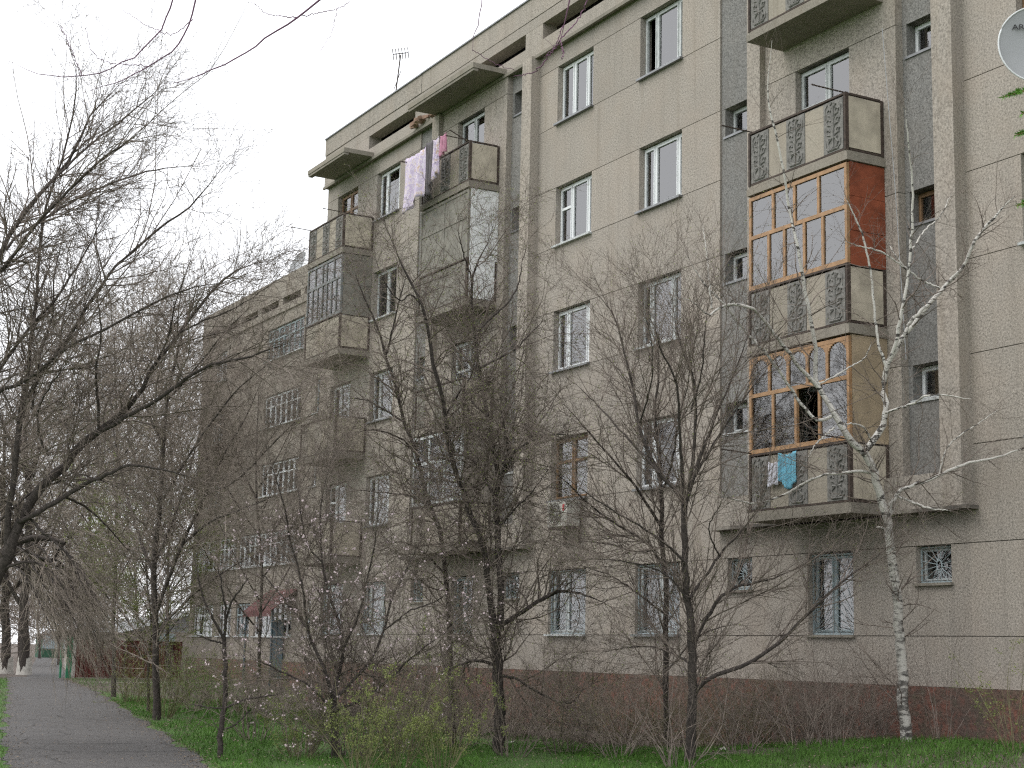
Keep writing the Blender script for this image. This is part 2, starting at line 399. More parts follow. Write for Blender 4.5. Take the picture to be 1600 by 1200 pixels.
def balcony(bld, xa, xb, k, style, mats=('orn', 'panel'), yw=BYW, yf=BYF):
    """one balcony: slab mesh > slabs in front, ends, posts, hand rail, and glazing where it is closed in"""
    fz = 4.12 + H * (k - 2)
    s = MB(); s.box(xa - .06, xb + .06, yf - .04, yw + .02, fz - .15, fz - .02)
    s.box(xa - .02, xb + .02, yf - .015, yw + .02, fz - .02, fz + .03)
    b = s.build('balcony', M['conc'], bld)
    n = 5; w = (xb - xa - .10) / n; hh = .92
    rough = style.get('rail', True)
    for i in range(n):
        x = xa + .05 + i * w
        if style.get('open_front'): break
        if i % 2 == 0 and mats[0] == 'orn':
            link('front_panel', cached(('orn', round(w, 3)), lambda: orn_mesh(w - .007, hh)), b, (x + .006, yf, fz + .07))
        else:
            MB().box(x + .006, x + w - .006, yf - .007, yf + .03, fz + .07, fz + .07 + hh).build('front_panel', M[mats[1] if mats[0] == 'orn' or i % 2 else mats[0]], b)
    for xx in (xa, xb):
        MB().box(xx - .02, xx + .02, yf + .047, yw - .072, fz + .085, fz + 1.0).build('side_panel', M[style.get('sidepan', 'pale_side')], b)
        m = MB()
        m.box(xx - .024, xx + .024, yf - .03, yf + .045, fz + .03, fz + 1.06)
        m.build('post', M['rust'], b)
        MB().box(xx - .03, xx + .03, yw - .07, yw - .01, fz + .03, fz + 1.04).build('post', M['rust'], b)
    m = MB()
    zr = fz + 1.02
    m.box(xa + .03, xb - .03, yf - .028, yf + .032, zr, zr + .035)
    m.box(xa + .03, xb - .03, yf - .018, yf + .022, fz + .035, fz + .065)
    for xx in (xa, xb):
        m.box(xx - .025, xx + .025, yf + .07, yw - .07, zr + .002, zr + .037).box(xx - .015, xx + .015, yf + .07, yw - .07, fz + .04, fz + .075)
    m.build('hand_rail', M['rust'], b)
    if style.get('rods'):
        for xx in (xa + .05, xb - .05):
            MB().tube([(xx, yf + .1, zr + .05), (xx - .1, yf - .62, zr + .10)], .014, 5).build('clothes_bracket', M['rust'], b)
    g = style.get('glaze')
    if g:
        z0, z1 = zr + .04, fz + H - .19
        wm = g['mat']; hgt = z1 - z0; X = lambda t: xa + .02 + (xb - xa - .04) * t
        y0, y1 = yf - .02, yf + .045
        m = MB(); zt = z0 + hgt * g.get('split', .58)
        m.box(xa - .02, xb + .02, y0, y1, z0, z0 + .075).box(xa - .02, xb + .02, y0, y1, z1 - .07, z1).box(xa + .03, xb - .03, y0 + .002, y1 - .002, zt - .035, zt + .035)
        for t, lo, hi in [(u, zt + .035, z1 - .07) for u in g['up']] + [(u, z0 + .075, zt - .035) for u in g['lo']]:
            if 0 < t < 1: m.box(X(t) - .03, X(t) + .03, y0 + .003, y1 - .003, lo, hi)
        for xx in (xa, xb):
            m.box(xx - .04 if xx == xb else xx - .02, xx + .02 if xx == xb else xx + .04, y0 + .001, y1 - .001, z0 + .075, z1 - .07)
        if g.get('arch'):
            for a, c in zip(g['up'][:-1], g['up'][1:]):
                xA, xB = X(a) + .03, X(c) - .03; zb = z1 - .07; rr = (xB - xA) / 2
                for sgn, xe in ((1, xA), (-1, xB)):
                    for q in range(6):
                        a0, a1 = math.pi / 2 * q / 6, math.pi / 2 * (q + 1) / 6
                        x_0, x_1 = xe + sgn * rr * (1 - math.cos(a0)), xe + sgn * rr * (1 - math.cos(a1))
                        za = zb - .20 * (1 - math.sin((a0 + a1) / 2))
                        m.box(min(x_0, x_1), max(x_0, x_1), y0 + .006, y1 - .006, za, zb + .002)
        m.build('glazing_frame', M[wm], b)
        for row, lo, hi in (('up', zt + .035, z1 - .07), ('lo', z0 + .075, zt - .035)):
            for i, (a, c) in enumerate(zip(g[row][:-1], g[row][1:])):
                if row == 'lo' and i in g.get('open', ()): continue
                MB().box(X(a) + .025, X(c) - .025, y0 + .02, y1 - .02, lo, hi).build('board', M[g['blank']], b) if g.get('blank') else link('pane', pane_mesh(X(c) - X(a) - .05, hi - lo), b, (X(a) + .025, (y0 + y1) / 2, lo))
        nb = g.get('boards', 3); sm = g['side']
        for xx in (xa, xb):
            for q in range(nb):
                za, zb = z0 - .03 + (z1 - z0 + .06) * q / nb, z0 - .03 + (z1 - z0 + .06) * (q + 1) / nb
                sgn = 1 if xx == xb else -1
                if g.get('side_full') and q == 0: za = fz + .04
                MB().box(xx - .022 + .006 * sgn * (q % 2), xx + .026 + .006 * sgn * (q % 2), y1 + .005, yw - .005, za + .004, zb - .004).build('side_board', M[sm], b)
        for (a, c, cm) in g.get('curtains', ()):
            link('curtain', curtain_mesh(X(c) - X(a), hgt - .15, cm, 2), b, (X(a), yf + .16, z0 + .08))
    return b

BLD = thing('apartment_building', 'long five storey grey roughcast apartment building with stacked balconies', 'building', (0, 0, 0))
def wall_run(bld, x0, x1, cols, floors=range(1, 6), y=0.0, mat='wall', ztop=15.95, skip=()):
    """roughcast panels between window openings and below sills, with recessed joints"""
    for k in floors:
        xs = [x0]
        for c in cols: xs += [c[0], c[1]]
        xs.append(x1)
        for i in range(0, len(xs), 2):
            if xs[i + 1] - xs[i] > .02: panel(bld, xs[i], xs[i + 1], y, y + TH, SILL(k) + .007, TOP(k) - .007, mat)
        zt = SILL(k + 1) - .007 if k < 5 else ztop
        panel(bld, x0, x1, y, y + TH, TOP(k) + .007, zt, mat)
        MB().box(x0 + .001, x1 - .001, y + .016, y + TH - .01, TOP(k) - .0068, TOP(k) + .0068).build('joint', M['joint'], bld) if not cols else [
            MB().box(xs[i] + .001, xs[i + 1] - .001, y + .016, y + TH - .01, TOP(k) - .0068, TOP(k) + .0068).build('joint', M['joint'], bld) for i in range(0, len(xs), 2)]
        for i in range(0, len(xs), 2):
            MB().box(xs[i] + .001, xs[i + 1] - .001, y + .016, y + TH - .01, SILL(k) - .0068, SILL(k) + .0068).build('joint', M['joint'], bld)
    panel(bld, x0, x1, y, y + TH, 1.205, SILL(1) - .007, mat)
P = 14.0
def A(o): return (-31.55 + o + (.32 if o > 0 else 0), -29.95 + o + (.32 if o > 0 else 0))
def Bc(o): return (-28.0 + o, -26.4 + o)
W_L, W_R = -32.5, -25.07          # plain wall between two bays
XEND = -45.8
# --- plain walls: right end, centre, left end
wall_run(BLD, W_R + P * .47, W_R + 15, [A(P), Bc(P)]) if False else None
wall_run(BLD, -18.5, -10.8, [A(P), Bc(P)])
wall_run(BLD, W_L, W_R, [A(0), Bc(0)])
wall_run(BLD, XEND, W_L - 6.57, [(-44.95, -43.4), Bc(-P)])
STY = {('A', 5): dict(lites=(0, .36, .74, 1)), ('A', 4): dict(lites=(0, .35, .8, 1), transoms=((0, .62),)), ('A', 3): dict(lites=(0, .3, .84, 1)),
       ('A', 2): dict(lites=(0, .5, 1), mat='browood', transoms=((0, .62), (1, .62))), ('A', 1): dict(lites=(0, .4, 1), mat='oldwhite'),
       ('B', 5): dict(lites=(0, .3, .82, 1), mat='oldwhite', dark=(0,)), ('B', 4): dict(lites=(0, .28, .82, 1)), ('B', 3): dict(lites=(0, .22, .72, 1), mat='oldwhite'),
       ('B', 2): dict(lites=(0, .3, .85, 1)), ('B', 1): dict(lites=(0, .5, 1), mat='oldwhite')}
CUR = {('A', 5): ((.02, .98, 'curtain'),), ('A', 4): ((.36, .98, 'curtain'),), ('A', 3): ((.30, .98, 'curtain'),), ('A', 2): ((.5, .9, 'curtain2'),), ('A', 1): ((.05, .5, 'curtain'),),
       ('B', 5): ((.3, .98, 'curtain'),), ('B', 4): ((.3, .98, 'curtain'),), ('B', 3): ((.2, .75, 'curtain'),), ('B', 2): ((.3, .98, 'curtain'),), ('B', 1): ((.1, .5, 'curtain2'),)}
sd_ = 0
for o in (P, 0, -P):
    for col, fn in (('A', A), ('B', Bc)):
        for k in range(1, 6):
            sd_ += 1
            a, b_ = fn(o)
            if o == -P and col == 'A': a, b_ = -44.95, -43.4
            kk = k if o == 0 else (k + (2 if o > 0 else 1)) % 5 + 1
            st = dict(STY[(col, kk)]); c = CUR[(col, kk)]
            w_ = window(BLD, a + .005, b_ - .005, SILL(k) + .02, TOP(k) - .015, sill='lead' if (k + sd_) % 3 else 'oldwhite', curtains=c, seed=sd_, **st)
            if k == 1: grille(w_, b_ - a - .01, 1.41, 'fan')
# --- bays: fins, grey strips, balcony wall
def bay(o):
    f1, f2 = (-23.86 + o, -23.46 + o), (-18.86 + o, -18.40 + o)
    L, R = -25.07 + o, -18.5 + o
    z0, z1 = 4.03, 15.95
    for f in (f1, f2): panel(BLD, f[0], f[1], -.25, TH, z0 + .55, z1, 'wall', 'fin')
    panel(BLD, L, f2[1] + .0, -.25, TH, z0, z0 + .548, 'wall', 'bottom_band')
    MB().box(L, f2[1] + .10, -.27, TH - .05, z0 - .06, z0 - .003).build('drip_edge', M['joint'], BLD)
    gx = [(L, f1[0], L + .12, f1[0] - .12), (-19.85 + o, f2[0], -19.75 + o, -18.93 + o)]
    bw0, bw1 = f1[1], -19.85 + o
    d0, d1 = -22.55 + o, -21.05 + o        # balcony door and window
    for k in range(2, 6):
        for gi, (ga, gb, wa, wb) in enumerate(gx):
            y = .04; wz0, wz1 = TOP(k) - .60, TOP(k)
            zlo = z0 + .55 if k == 2 else TOP(k - 1) + .007
            panel(BLD, ga, gb, y, TH, zlo, wz0, 'grey', 'grey_strip')
            panel(BLD, ga, wa, y, TH, wz0 + .001, wz1, 'grey', 'grey_strip'); panel(BLD, wb, gb, y, TH, wz0 + .001, wz1, 'grey', 'grey_strip')
            if k == 5: panel(BLD, ga, gb, y, TH, wz1 + .001, z1, 'grey', 'grey_strip')
            MB().box(ga + .001, gb - .001, y + .02, TH - .01, wz1 + .0005, wz1 + .0068).build('joint', M['joint'], BLD)
            mt = {(0, 3, 1): 'browood', (0, 4, 0): 'oldwhite'}.get((0 if o == 0 else 1, k, gi), 'pvc' if (k + gi) % 2 else 'oldwhite')
            window(BLD, wa + .005, wb - .005, wz0 + .02, wz1 - .01, y=.27, lites=(0, 1), mat=mt, bar=.05, sill='lead' if k != 2 else 'oldwhite', curtains=((.1, .9, 'curtain2'),) if (k + gi) % 2 else (), seed=k)
        # balcony wall with tall opening
        fz = 4.12 + H * (k - 2); zt = TOP(k)
        zl = z0 + .55 if k == 2 else TOP(k - 1) + .007
        panel(BLD, bw0, bw1, BYW, TH, zl, fz - .03, 'wall') if k > 2 else None
        panel(BLD, bw0, d0, BYW, TH, fz - .028 if k > 2 else z0 + .55, zt - .007, 'wall'); panel(BLD, d1, bw1, BYW, TH, fz - .028 if k > 2 else z0 + .55, zt - .007, 'wall')
        MB().box(bw0 + .001, bw1 - .001, BYW + .03, TH - .01, zt - .0068, zt + .0068).build('joint', M['joint'], BLD)
        if k == 5: panel(BLD, bw0, bw1, BYW, TH, zt + .007, z1, 'wall')
        window(BLD, d0 + .005, d1 - .005, fz + .02, zt - .02, y=.05, lites=(0, .52, 1), transoms=((0, .42), (0, .68)), mat='oldwhite' if k != 3 or o else 'wood',
               curtains=((.5, .98, 'curtain'),) if k > 3 else (), seed=k)
    # ground floor under the bay
    S, Dd, C = (-19.72 + o, -18.92 + o), (-22.45 + o, -21.25 + o), (-24.82 + o, -24.06 + o)
    zt, zs = TOP(1), SILL(1)
    xs = [L, C[0], C[1], Dd[0], Dd[1], S[0], S[1], R]
    for i in (0, 2, 4, 6): panel(BLD, xs[i], xs[i + 1], 0, TH, zs + .007, zt - .007)
    for c in (C, S): panel(BLD, c[0], c[1], 0, TH, zs + .007, zt - .62)
    panel(BLD, L, R, 0, TH, zt + .007, 4.02); panel(BLD, L, R, 0, TH, 1.205, zs - .007)
    for z in (zs, zt): MB().box(L + .001, R - .001, .03, TH - .01, z - .0068, z + .0068).build('joint', M['joint'], BLD)
    for c in (C, S):
        w_ = window(BLD, c[0] + .005, c[1] - .005, zt - .60, zt - .015, y=.2, lites=(0, 1), mat='oldwhite', bar=.045, sill='conc')
        grille(w_, c[1] - c[0] - .01, .585, 'sun')
    w_ = window(BLD, Dd[0] + .005, Dd[1] - .005, zs + .02, zt - .02, y=.2, lites=(0, .45, 1), mat='bluegrey', sill='conc', curtains=((.4, .95, 'curtain2'),))
    grille(w_, Dd[1] - Dd[0] - .01, 1.40, 'fan', 'bluegrey')
bay(0); bay(-P)
# --- attic band with slots, parapet
def attic():
    x0, x1 = XEND - .12, -10.8
    slots = []
    for o in (P, 0, -P):
        slots += [(-32.15 + o, -29.1 + o), (-28.5 + o, -25.3 + o), (-24.6 + o, -22.2 + o), (-21.6 + o, -19.0 + o)]
    slots = sorted(s for s in slots if s[0] > x0 + .4 and s[1] < x1)
    y0, y1 = -.10, TH
    panel(BLD, x0, x1, y0, y1, 15.95, 16.33, 'wall', 'attic_band'); panel(BLD, x0, x1, y0, y1, 16.74, 17.0, 'wall', 'attic_band')
    xs = [x0] + [v for s in slots for v in s] + [x1]
    for i in range(0, len(xs), 2): panel(BLD, xs[i], xs[i + 1], y0 + .003, y1, 16.331, 16.739, 'wall', 'attic_pier')
    MB().box(x0 + .01, x1, y0 + .03, y1, 17.0, 17.02).build('joint', M['joint'], BLD)
    x = x0
    rnd = random.Random(5)
    while x < x1:                         # parapet in precast lengths, slightly uneven
        xe = min(x1, x + rnd.choice((5.8, 6.2, 7.0))); d = rnd.uniform(-.012, .012)
        panel(BLD, x + .006, xe - .006, y0 - .01 + d, y1, 17.02, 17.56 + d * 1.5, 'wall', 'parapet')
        MB().box(x, xe - .002, y0 - .05 + d, y1 + .05, 17.561 + d * 1.5, 17.60 + d * 1.5).build('coping', M['lead'], BLD)
        x = xe
    MB().box(x0 + .02, x1, y0 - .06, y0 - .002, 15.90, 15.98).build('ledge', M['conc'], BLD)
attic()
# canopies over the top balconies
for xa, xb in ((-23.7, -19.95), (-37.75, -33.95), (-44.95, -42.1)):
    MB().box(xa, xb, -1.06, -.105, 16.0, 16.13).build('canopy', M['conc'], BLD)
    MB().box(xa + .02, xb - .02, -1.04, -.9, 15.93, 15.999).build('canopy_lip', M['conc'], BLD)
# plinth, interior, roof
MB().box(XEND, -10.8, -.06, TH, -.4, 1.20).build('plinth', M['plinth'], BLD)
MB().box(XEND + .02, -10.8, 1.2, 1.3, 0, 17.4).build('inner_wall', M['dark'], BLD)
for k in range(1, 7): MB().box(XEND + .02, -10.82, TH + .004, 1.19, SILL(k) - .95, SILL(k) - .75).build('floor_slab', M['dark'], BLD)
for xx in (XEND, -39.0, -32.6, -25.2, -18.45, -11.1): MB().box(xx + .001, xx + .28, TH + .005, 11.9, 0, 17.38).build('cross_wall', M['wall2'], BLD)
MB().box(XEND, -10.8, TH + .001, 12, 17.39, 17.5).build('roof', M['lead'], BLD)
MB().box(XEND, -10.8, 11.9, 12.2, 0, 17.38).build('rear_wall', M['wall2'], BLD)
# balconies
BX = (-22.85, -20.2)
GW = dict(mat='wood', up=(0, .25, .48, .73, 1), lo=(0, .2, .37, .58, .77, 1), split=.56, side='redboard', boards=3, curtains=((.02, .22, 'curtain'),))
GA = dict(mat='wood', up=(0, .2, .4, .6, .8, 1), lo=(0, .24, .48, .72, 1), split=.6, side='tan', boards=1, arch=True, open=(2,), curtains=((.0, .2, 'curtain2'),))
balcony(BLD, *BX, 5, dict(rods=True))
balcony(BLD, *BX, 4, dict(rods=True))
balcony(BLD, *BX, 3, dict(rods=False, glaze=GW))
balcony(BLD, *BX, 2, dict(rods=True, glaze=GA))
B2 = (BX[0] - P, BX[1] - P)
balcony(BLD, *B2, 5, dict(rods=True))
balcony(BLD, *B2, 4, dict(glaze=dict(mat='blank', up=(0, .5, 1), lo=(0, .5, 1), split=.6, side='white', boards=1, side_full=True, blank='blank')), mats=('blank', 'blank'))
balcony(BLD, *B2, 3, dict(rods=False), mats=('blank', 'wall2'))
balcony(BLD, *B2, 2, dict(glaze=dict(mat='oldwhite', up=(0, .33, .66, 1), lo=(0, .33, .66, 1), split=.6, side='wall2', boards=2, curtains=((.05, .95, 'curtain'),))), mats=('wall2', 'panel'))
B3 = (-44.75, -42.15)
GG = dict(mat='slate', up=(0, .22, .44, .56, .78, 1), lo=(0, .15, .3, .45, .58, .72, .86, 1), split=.62, side='blank', boards=2, curtains=((.05, .95, 'curtain'),))
balcony(BLD, *B3, 5, dict(rods=True), yw=-.002)
balcony(BLD, *B3, 4, dict(glaze=GG), mats=('panel', 'panel'), yw=-.002)
balcony(BLD, *B3, 3, dict(rods=False), mats=('wall2', 'panel'), yw=-.002)
balcony(BLD, *B3, 2, dict(rods=True), mats=('panel', 'wall2'), yw=-.002)
# cables hanging down the bay
for pts in ([(-20.0, -.28, 12.4), (-19.75, -.28, 9.5), (-19.55, -.29, 6.5)],):
    MB().tube(pts, .008, 4).build('cable', M['dishgrey'], BLD)

# --- things hung on the building
def cloth(name, mat, x0, x1, z1, drop, y, label, cat, fold=.05, skew=0.0, seed=1, group=None, waist=0.0):
    rnd = random.Random(seed); nx, nz = 22, 14; m = MB(); ph = rnd.random() * 6
    for j in range(nz + 1):
        v = j / nz
        for i in range(nx + 1):
            u = i / nx; uu = .5 + (u - .5) * (1 - waist * math.sin(v * math.pi))
            d = drop * (1 + .10 * math.sin(u * 5 + ph))
            m.v.append((x0 + (x1 - x0) * uu + skew * v, y + fold * v ** .5 * math.sin(u * 13 + ph + v) + .02 * math.sin(u * 29 + ph), z1 - d * v - .05 * math.sin(u * math.pi)))
            if i and j:
                a = j * (nx + 1) + i; m.f.append((a, a - 1, a - nx - 2, a - nx - 1))
    o = m.build(name, M[mat], None, True); s = o.modifiers.new('thickness', 'SOLIDIFY'); s.thickness = .006
    return tag(o, label, cat, group)
cloth('bed_sheet', 'lilac', -37.05, -35.75, 14.35, 1.35, -1.42, 'lilac printed bed sheet drying beside the top open balcony', 'laundry', .07, -.1, 1)
cloth('trousers', 'cloth_grey', -35.72, -35.35, 14.45, 1.25, -1.42, 'dark grey garment drying between lilac sheet and pink cloth', 'laundry', .05, 0, 2)
cloth('towel', 'lilac', -35.33, -35.0, 14.42, 1.0, -1.42, 'narrow lilac towel hung next to the dark grey garment', 'laundry', .05, 0, 4)
cloth('shirt', 'cloth_pink', -34.95, -34.6, 14.42, .5, -1.42, 'small pink cloth hung on the clothes line', 'laundry', .04, 0, 3)
ln = MB().tube([(-37.3, -1.42, 14.36), (-36.4, -1.42, 14.34), (-35.2, -1.42, 14.40), (-34.4, -1.42, 14.42)], .008, 4)
ln.tube([(-37.3, -1.44, 14.36), (-36.75, -.97, 14.2)], .016, 5); ln.tube([(-34.4, -1.44, 14.42), (-34.35, -.97, 14.2)], .016, 5)
tag(ln.build('clothes_line', M['rust']), 'wire clothes line with steel brackets in front of top balcony', 'clothes line')
cloth('blue_towel', 'cloth_blue', -21.95, -21.5, 5.12, .55, -1.03, 'light blue towel over the rail of the arched wooden balcony', 'laundry', .02, 0, 6)
cloth('print_towel', 'cloth_white', -22.25, -21.97, 5.0, .42, -1.03, 'white printed cloth beside the light blue towel', 'laundry', .02, 0, 7)
def ac_unit():
    t = thing('air_conditioner', 'off-white air conditioner outdoor unit under brown framed window', 'air conditioner', (-30.95, 0, 4.30))
    MB().box(0, .86, -.42, -.10, .06, .62).build('casing', M['acwhite'], t)
    m = MB(); cx, cz = .34, .34
    for r in (.07, .13, .19, .24): m.tube([(cx + r * math.cos(a * math.pi / 10), -.427, cz + r * math.sin(a * math.pi / 10)) for a in range(21)], .007, 4, False)
    for a in range(8): m.tube([(cx + .05 * math.cos(a * .785), -.43, cz + .05 * math.sin(a * .785)), (cx + .24 * math.cos(a * .785), -.43, cz + .24 * math.sin(a * .785))], .006, 4, False)
    m.build('fan_grille', M['black'], t)
    MB().box(.66, .74, -.425, -.42, .40, .54).build('badge', M['redmark'], t)
    for x in (.1, .72): MB().box(x, x + .04, -.45, 0, .0, .055).box(x, x + .04, -.05, 0, -.3, 0).build('bracket', M['rust'], t)
ac_unit()
def dish(name, c, rad, label, normal, text=None, rim=True, arm=True):
    t = thing(name, label, 'satellite dish', c)
    n = Vector(normal).normalized(); rt = Vector((0, 0, 1)).cross(n).normalized(); up = n.cross(rt)
    m = MB(); K, J = 40, 7
    pos = lambda r, a: rt * (r * rad * .94 * math.cos(a)) + up * (r * rad * math.sin(a)) + n * (.16 * rad * (r * r - 1))
    for off in (0, -.02):
        b = len(m.v)
        m.v.append(tuple(pos(0, 0) + n * off))
        for j in range(1, J + 1):
            for i in range(K): m.v.append(tuple(pos(j / J, 2 * math.pi * i / K) + n * off))
        for i in range(K):
            f = (b, b + 1 + i, b + 1 + (i + 1) % K); m.f.append(f if off == 0 else f[::-1])
            for j in range(J - 1):
                q = (b + 1 + j * K + i, b + 1 + (j + 1) * K + i, b + 1 + (j + 1) * K + (i + 1) % K, b + 1 + j * K + (i + 1) % K); m.f.append(q if off == 0 else q[::-1])
    m.build('reflector', M['dishgrey'], t, True)
    if rim: MB().tube([pos(1, 2 * math.pi * i / 48) for i in range(49)], .014, 6, False).build('rim', M['dishrim'], t, True)
    e = -up * rad * .5 + n * rad * .8
    MB().tube([-up * rad * .98, e], .014, 5).build('feed_arm', M['lead'], t)
    MB().tube([e + n * .02, e - n * .1 + up * .06], [.035, .03], 8).build('feed_horn', M['dishgrey'], t)
    MB().tube([-n * .16, -n * .45], .03, 6).tube([-n * .45, -n * .45 + Vector((0, max(.05, .0 - (c[1] - n.y * .45)), 0)) if arm else -n * .45 + Vector((0, 0, -1.0))], .03, 6).build('mount', M['lead'], t)
    if text:
        fc = bpy.data.curves.new('lettering', 'FONT'); fc.body = text; fc.size = .125; fc.extrude = .002; fc.align_x = 'LEFT'
        fo = bpy.data.objects.new('tmp', fc); COL.objects.link(fo)
        dg = bpy.context.evaluated_depsgraph_get(); me = bpy.data.meshes.new_from_object(fo.evaluated_get(dg)); bpy.data.objects.remove(fo)
        me.materials.append(M['black']); lo = link('lettering', me, t)
        base = -rt * (rad * .60) + up * (rad * .42) - n * (.16 * rad * .42) + n * .02
        lo.matrix_local = Matrix(((rt.x * 1.15, up.x, n.x, base.x), (rt.y * 1.15, up.y, n.y, base.y), (rt.z * 1.15, up.z, n.z, base.z), (0, 0, 0, 1)))
    return t
def wp(px, py, y):      # where the line of sight crosses the vertical plane Y = y
    d = at(px, py, 1) - CAM_P; return CAM_P + d * ((y - CAM_P.y) / d.y)
c = wp(1624, 69, -.75)
dish('satellite_dish', tuple(c), .63, 'large grey dish with black lettering on the roughcast wall', (.80, -.58, .12), 'ARE')
c = wp(464, 412, 7.0)
dish('satellite_dish', tuple(c), .65, 'small pale dish standing on the roof of the set-back block', (.1, -.75, .3), None, True, False)
def antenna():
    b = wp(613, 150, 1.0); t_ = wp(626, 86, 1.0)
    t = thing('roof_antenna', 'thin television aerial leaning above the flat roof', 'antenna', (b.x, 1.0, 17.5))
    o = Vector((b.x, 1.0, 17.5)); top = t_ - o; z = top.z
    MB().tube([(0, 0, -.05), top], .022, 5).build('mast', M['rust'], t)
    m = MB(); m.tube([top + Vector((-.12, -.2, .02)), top + Vector((.12, .2, .08))], .016, 4)
    for i in range(6):
        c = top + Vector((-.12, -.2, .02)).lerp(Vector((.12, .2, .08)), i / 5); m.tube([c + Vector((-.2, .12, -.1)), c + Vector((.2, -.12, .08))], .013, 4)
    c = top * .62; m.tube([c + Vector((-.2, 0, -.15)), c + Vector((.25, 0, .28))], .012, 4)
    m.build('aerial', M['rust'], t)
antenna()
def rubble():
    t = thing('broken_bricks', 'crumbled bricks lying on the broken ledge under the canopy', 'bricks', (-38.3, -.2, 16.0)); rnd = random.Random(8)
    for i in range(16):
        bm = bmesh.new(); bmesh.ops.create_cube(bm, size=1)
        for v in bm.verts: v.co = Vector((v.co.x * rnd.uniform(.12, .24), v.co.y * .1, v.co.z * .08)) + Vector((rnd.gauss(0, .012), 0, rnd.gauss(0, .012)))
        me = bpy.data.meshes.new('brick'); bm.to_mesh(me); bm.free(); me.materials.append(M['brick'])
        o = link('brick', me, t, (rnd.uniform(-1.0, .6), rnd.uniform(-.12, .06), .02 + rnd.uniform(0, .16))); o.rotation_euler = (rnd.uniform(-.4, .4), rnd.uniform(-.5, .5), rnd.uniform(-1, 1))
rubble()

# ------------------------------------------------------------------ set-back block
B2T = thing('apartment_block', 'set-back five storey block with glazed loggias and red awning', 'building', (0, 0, 0))
def block2():
    Y = 5.8; x0, x1 = -75.6, -50
    cols = [(-75.0, -72.1), (-71.3, -69.6), (-69.0, -67.2), (-66.6, -62.2), (-60.6, -59.0), (-57, -55)]
    allc = cols
    for k in range(1, 6):
        cols = allc[:3] + allc[3:] if k == 1 else ([(-75.35, -72.0), (-71.75, -69.3), (-69.05, -62.0), (-60.6, -59.0)] if k == 2 else [(-73.6, -72.0)] + allc[3:])
        xs = [x0] + [v for c in cols for v in c] + [x1]
        for i in range(0, len(xs), 2): panel(B2T, xs[i], xs[i + 1], Y, Y + TH, SILL(k) + .01, TOP(k) - .01, 'wall2')
        panel(B2T, x0, x1, Y, Y + TH, TOP(k) + .01, SILL(k + 1) - .01 if k < 5 else 16.0, 'wall2')
        for z in (SILL(k), TOP(k)): MB().box(x0 + .01, x1, Y + .03, Y + TH, z - .0098, z + .0098).build('joint', M['joint'], B2T) if False else None
        for j, c in enumerate(cols):
            w = c[1] - c[0]; n = max(2, round(w / .65)); li = tuple(i / n for i in range(n + 1))
            tr = tuple((i, .66) for i in range(n))
            window(B2T, c[0] + .01, c[1] - .01, SILL(k) + .02, TOP(k) - .02, Y + .12, li, tr, 'pvc' if k == 2 or (j + k) % 3 else 'bluegrey', .05, 'oldwhite', ((.03, .75, 'curtain'),) if (j * 2 + k) % 4 else (), seed=j)
    panel(B2T, x0, x1, Y, Y + TH, 1.0, SILL(1) - .01, 'wall2')
    MB().box(x0, x1, Y - .05, Y + TH, -.3, .998).build('plinth', M['plinth'], B2T)
    panel(B2T, x0, x1, Y - .08, Y + TH, 16.0, 16.3, 'wall2', 'attic_band'); panel(B2T, x0, x1, Y - .08, Y + TH, 16.62, 17.6, 'wall2', 'parapet')
    x = x0
    while x < x1: panel(B2T, x, x + .5, Y - .075, Y + TH, 16.301, 16.619, 'wall2', 'attic_pier'); x += 2.6
    MB().box(x0, x0 + .3, Y + TH + .001, Y + 12, -.3, 17.55).build('end_wall', M['wall2'], B2T)
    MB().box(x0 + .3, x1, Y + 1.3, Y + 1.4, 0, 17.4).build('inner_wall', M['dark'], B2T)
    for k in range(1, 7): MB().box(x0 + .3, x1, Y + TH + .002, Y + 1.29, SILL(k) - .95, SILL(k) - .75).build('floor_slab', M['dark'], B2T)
    MB().box(x0, x1, Y + TH + .002, Y + 12, 17.40, 17.52).build('roof', M['lead'], B2T)
    # entrance: red awning on posts, blue door
    m = MB(); xa, xb = -64.9, -61.6
    m.quad((xa, Y - 1.1, 3.05), (xb, Y - 1.1, 3.05), (xb, Y - .01, 3.95), (xa, Y - .01, 3.95)); m.quad((xa, Y - 1.1, 2.99), (xa, Y - .01, 3.89), (xb, Y - .01, 3.89), (xb, Y - 1.1, 2.99))
    m.quad((xa, Y - 1.1, 2.99), (xb, Y - 1.1, 2.99), (xb, Y - 1.1, 3.05), (xa, Y - 1.1, 3.05)); m.quad((xa, Y - 1.1, 2.8), (xb, Y - 1.1, 2.8), (xb, Y - 1.101, 2.99), (xa, Y - 1.101, 2.99))
    m.build('awning', M['awn'], B2T)
    for xx in (xa + .1, xb - .1): MB().tube([(xx, Y - 1.0, 0), (xx, Y - 1.0, 3.05)], .05, 6).build('awning_post', M['bluepaint'], B2T)
    d = MB().box(-64.3, -62.9, Y - .06, Y - .055 + .05, .3, 2.7).build('door', M['bluepaint'], B2T)
    MB().box(-63.62, -63.58, Y - .075, Y - .061, .35, 2.65).build('meeting_rail', M['joint'], d)
block2()

